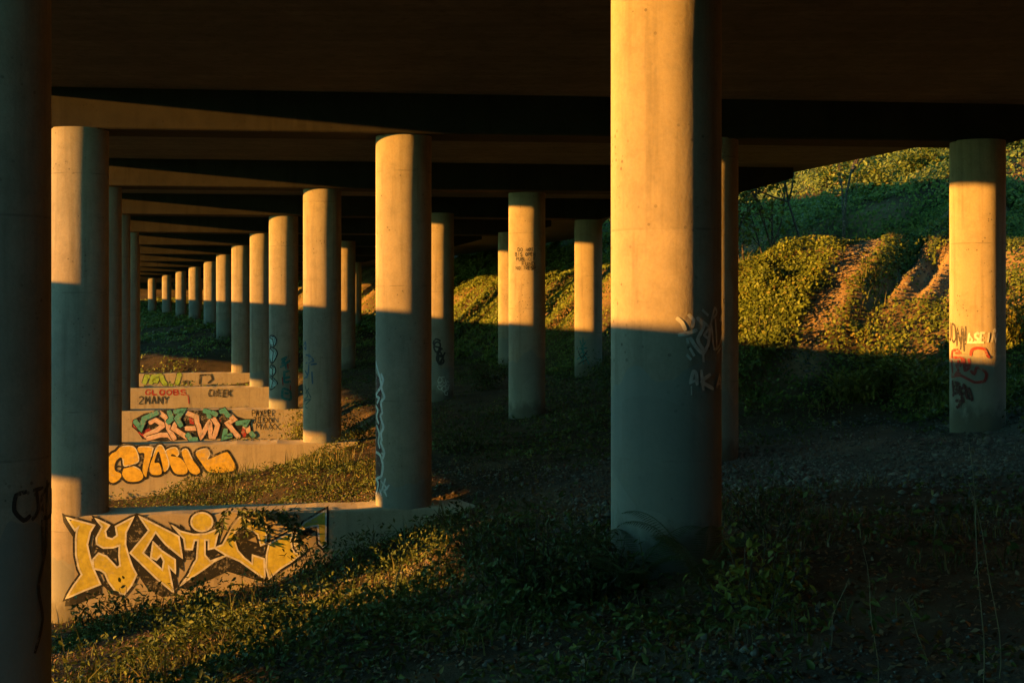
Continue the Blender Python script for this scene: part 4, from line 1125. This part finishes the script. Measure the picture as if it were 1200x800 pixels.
# bushes and saplings on the bank
for k, (px, y, w, h, lab) in enumerate([(1045, 37.5, 2.6, 0.8, 'golden green bush on the bank below the bare track'), (1090, 36, 2.4, 1.0, 'golden green bush on the bank just left of the BERA column'),
        (1000, 37, 1.6, 0.7, 'low golden bush at the foot of the bare track'), (1192, 38, 2.0, 1.3, 'golden bush on the bank right of the BERA column')]):
    shrub('bank_bush', at(px, y), w, h, 0.17, 34, 44, lab, M['goldbush'], 'bush', 0.4)
def sapling(loc, h, label, lean=0.0):
    e = empty('sapling', loc); tr = MB(); cr = MB()
    def limb(p, d, L, r, depth):
        pts = [p]; q = p.copy(); dd = d.copy()
        for i in range(5):
            dd = (dd+rv(0.16)+Vector((0,0,0.05))).normalized(); q = q+dd*L/5; pts.append(q.copy())
        tr.tube(pts, [r*(1-0.13*i) for i in range(6)], 6)
        if depth > 0:
            for i in range(4 if depth > 1 else 3):
                t = random.randint(2, 5); nd = (dd+rv(0.95)).normalized(); limb(pts[t], nd, L*random.uniform(.45, .62), r*.5, depth-1)
        else:
            for i in range(11):
                q = pts[random.randint(1, 5)]+rv(0.35)
                cr.leaf(q, rv()+Vector((0,0,-.2)), Vector((0,0,1))+rv(.6), random.uniform(.14, .26), .14)
    limb(Vector((0,0,-0.3)), Vector((lean, 0, 1)).normalized(), h*0.72, 0.085, 3)
    tr.build('trunk', M['bark'], e); cr.build('crown', M['ivy'], e)
    return tag(e, label, 'tree')
sapling(at(873, 54), 7.2, 'thin bare sapling right beside the dark column on the bank')
sapling(at(900, 55.5), 7.0, 'slender dark sapling second from the dark column on the bank', 0.1)
sapling(at(950, 55), 8.0, 'tallest dark sapling on the bank under the deck edge', 0.05)
sapling(at(992, 58), 6.4, 'sapling with sparse leaves right of the tallest sapling', -0.1)

for k, (px, y, w, h) in enumerate([(985, 70, 3.4, 2.2), (1020, 64, 2.6, 1.6), (1052, 72, 3.8, 2.6), (1078, 63, 2.4, 1.5), (1102, 68, 3.2, 2.3), (1188, 60, 3.0, 2.0)]):
    shrub('bank_shrub', at(px, y), w, h, 0.24, 26, 46, ('rounded shrub high on the sunlit bank, %s from the left' % ordinal[k]) if k < 5 else 'rounded shrub on the sunlit bank right of the BERA column', M['ivy'], 'shrub', 0.55, 'shrubs high on the bank')

# ------------------------------------------------------------------ light, sky, camera
sun_dir = Vector((SUN_H.x*math.cos(SUN_EL), SUN_H.y*math.cos(SUN_EL), math.sin(SUN_EL)))
sl = bpy.data.lights.new('sun', 'SUN'); sl.energy = 5.0; sl.angle = math.radians(0.5); sl.color = (1.0, 0.42, 0.058)
so = bpy.data.objects.new('sun', sl); COL.objects.link(so); so.rotation_euler = (-sun_dir).to_track_quat('-Z', 'Y').to_euler()
so.location = (-60, -30, 40)
world = bpy.data.worlds.new('World'); scene.world = world; world.use_nodes = True
nt = world.node_tree; nt.nodes.clear()
sky = nt.nodes.new('ShaderNodeTexSky'); sky.sky_type = 'NISHITA'; sky.sun_disc = False; sky.dust_density = 0.0; sky.air_density = 0.6
sky.sun_elevation = SUN_EL; sky.sun_rotation = math.atan2(SUN_H.x, SUN_H.y)
bg = nt.nodes.new('ShaderNodeBackground'); bg.inputs[1].default_value = 0.15
tint = nt.nodes.new('ShaderNodeMix'); tint.data_type = 'RGBA'; tint.blend_type = 'MULTIPLY'; tint.inputs[0].default_value = 1
tint.inputs[7].default_value = (0.52, 1.04, 0.78, 1)
wo_ = nt.nodes.new('ShaderNodeOutputWorld')
nt.links.new(sky.outputs[0], tint.inputs[6]); nt.links.new(tint.outputs[2], bg.inputs[0]); nt.links.new(bg.outputs[0], wo_.inputs[0])

cam = bpy.data.cameras.new('camera'); cam.lens = 36*F/1200; cam.sensor_width = 36; cam.shift_y = (YH-400)/1200
cam.clip_start = 0.1; cam.clip_end = 2000
co = bpy.data.objects.new('camera', cam); COL.objects.link(co); co.location = (0, 0, 0); co.rotation_euler = (PI/2, 0, 0)
scene.camera = co
scene.view_settings.view_transform = 'Standard'; scene.view_settings.look = 'None'
scene.view_settings.exposure = 2.6; scene.view_settings.gamma = 1
scene.cycles.max_bounces = 5; scene.cycles.diffuse_bounces = 1; scene.cycles.transmission_bounces = 3
scene.cycles.use_denoising = True
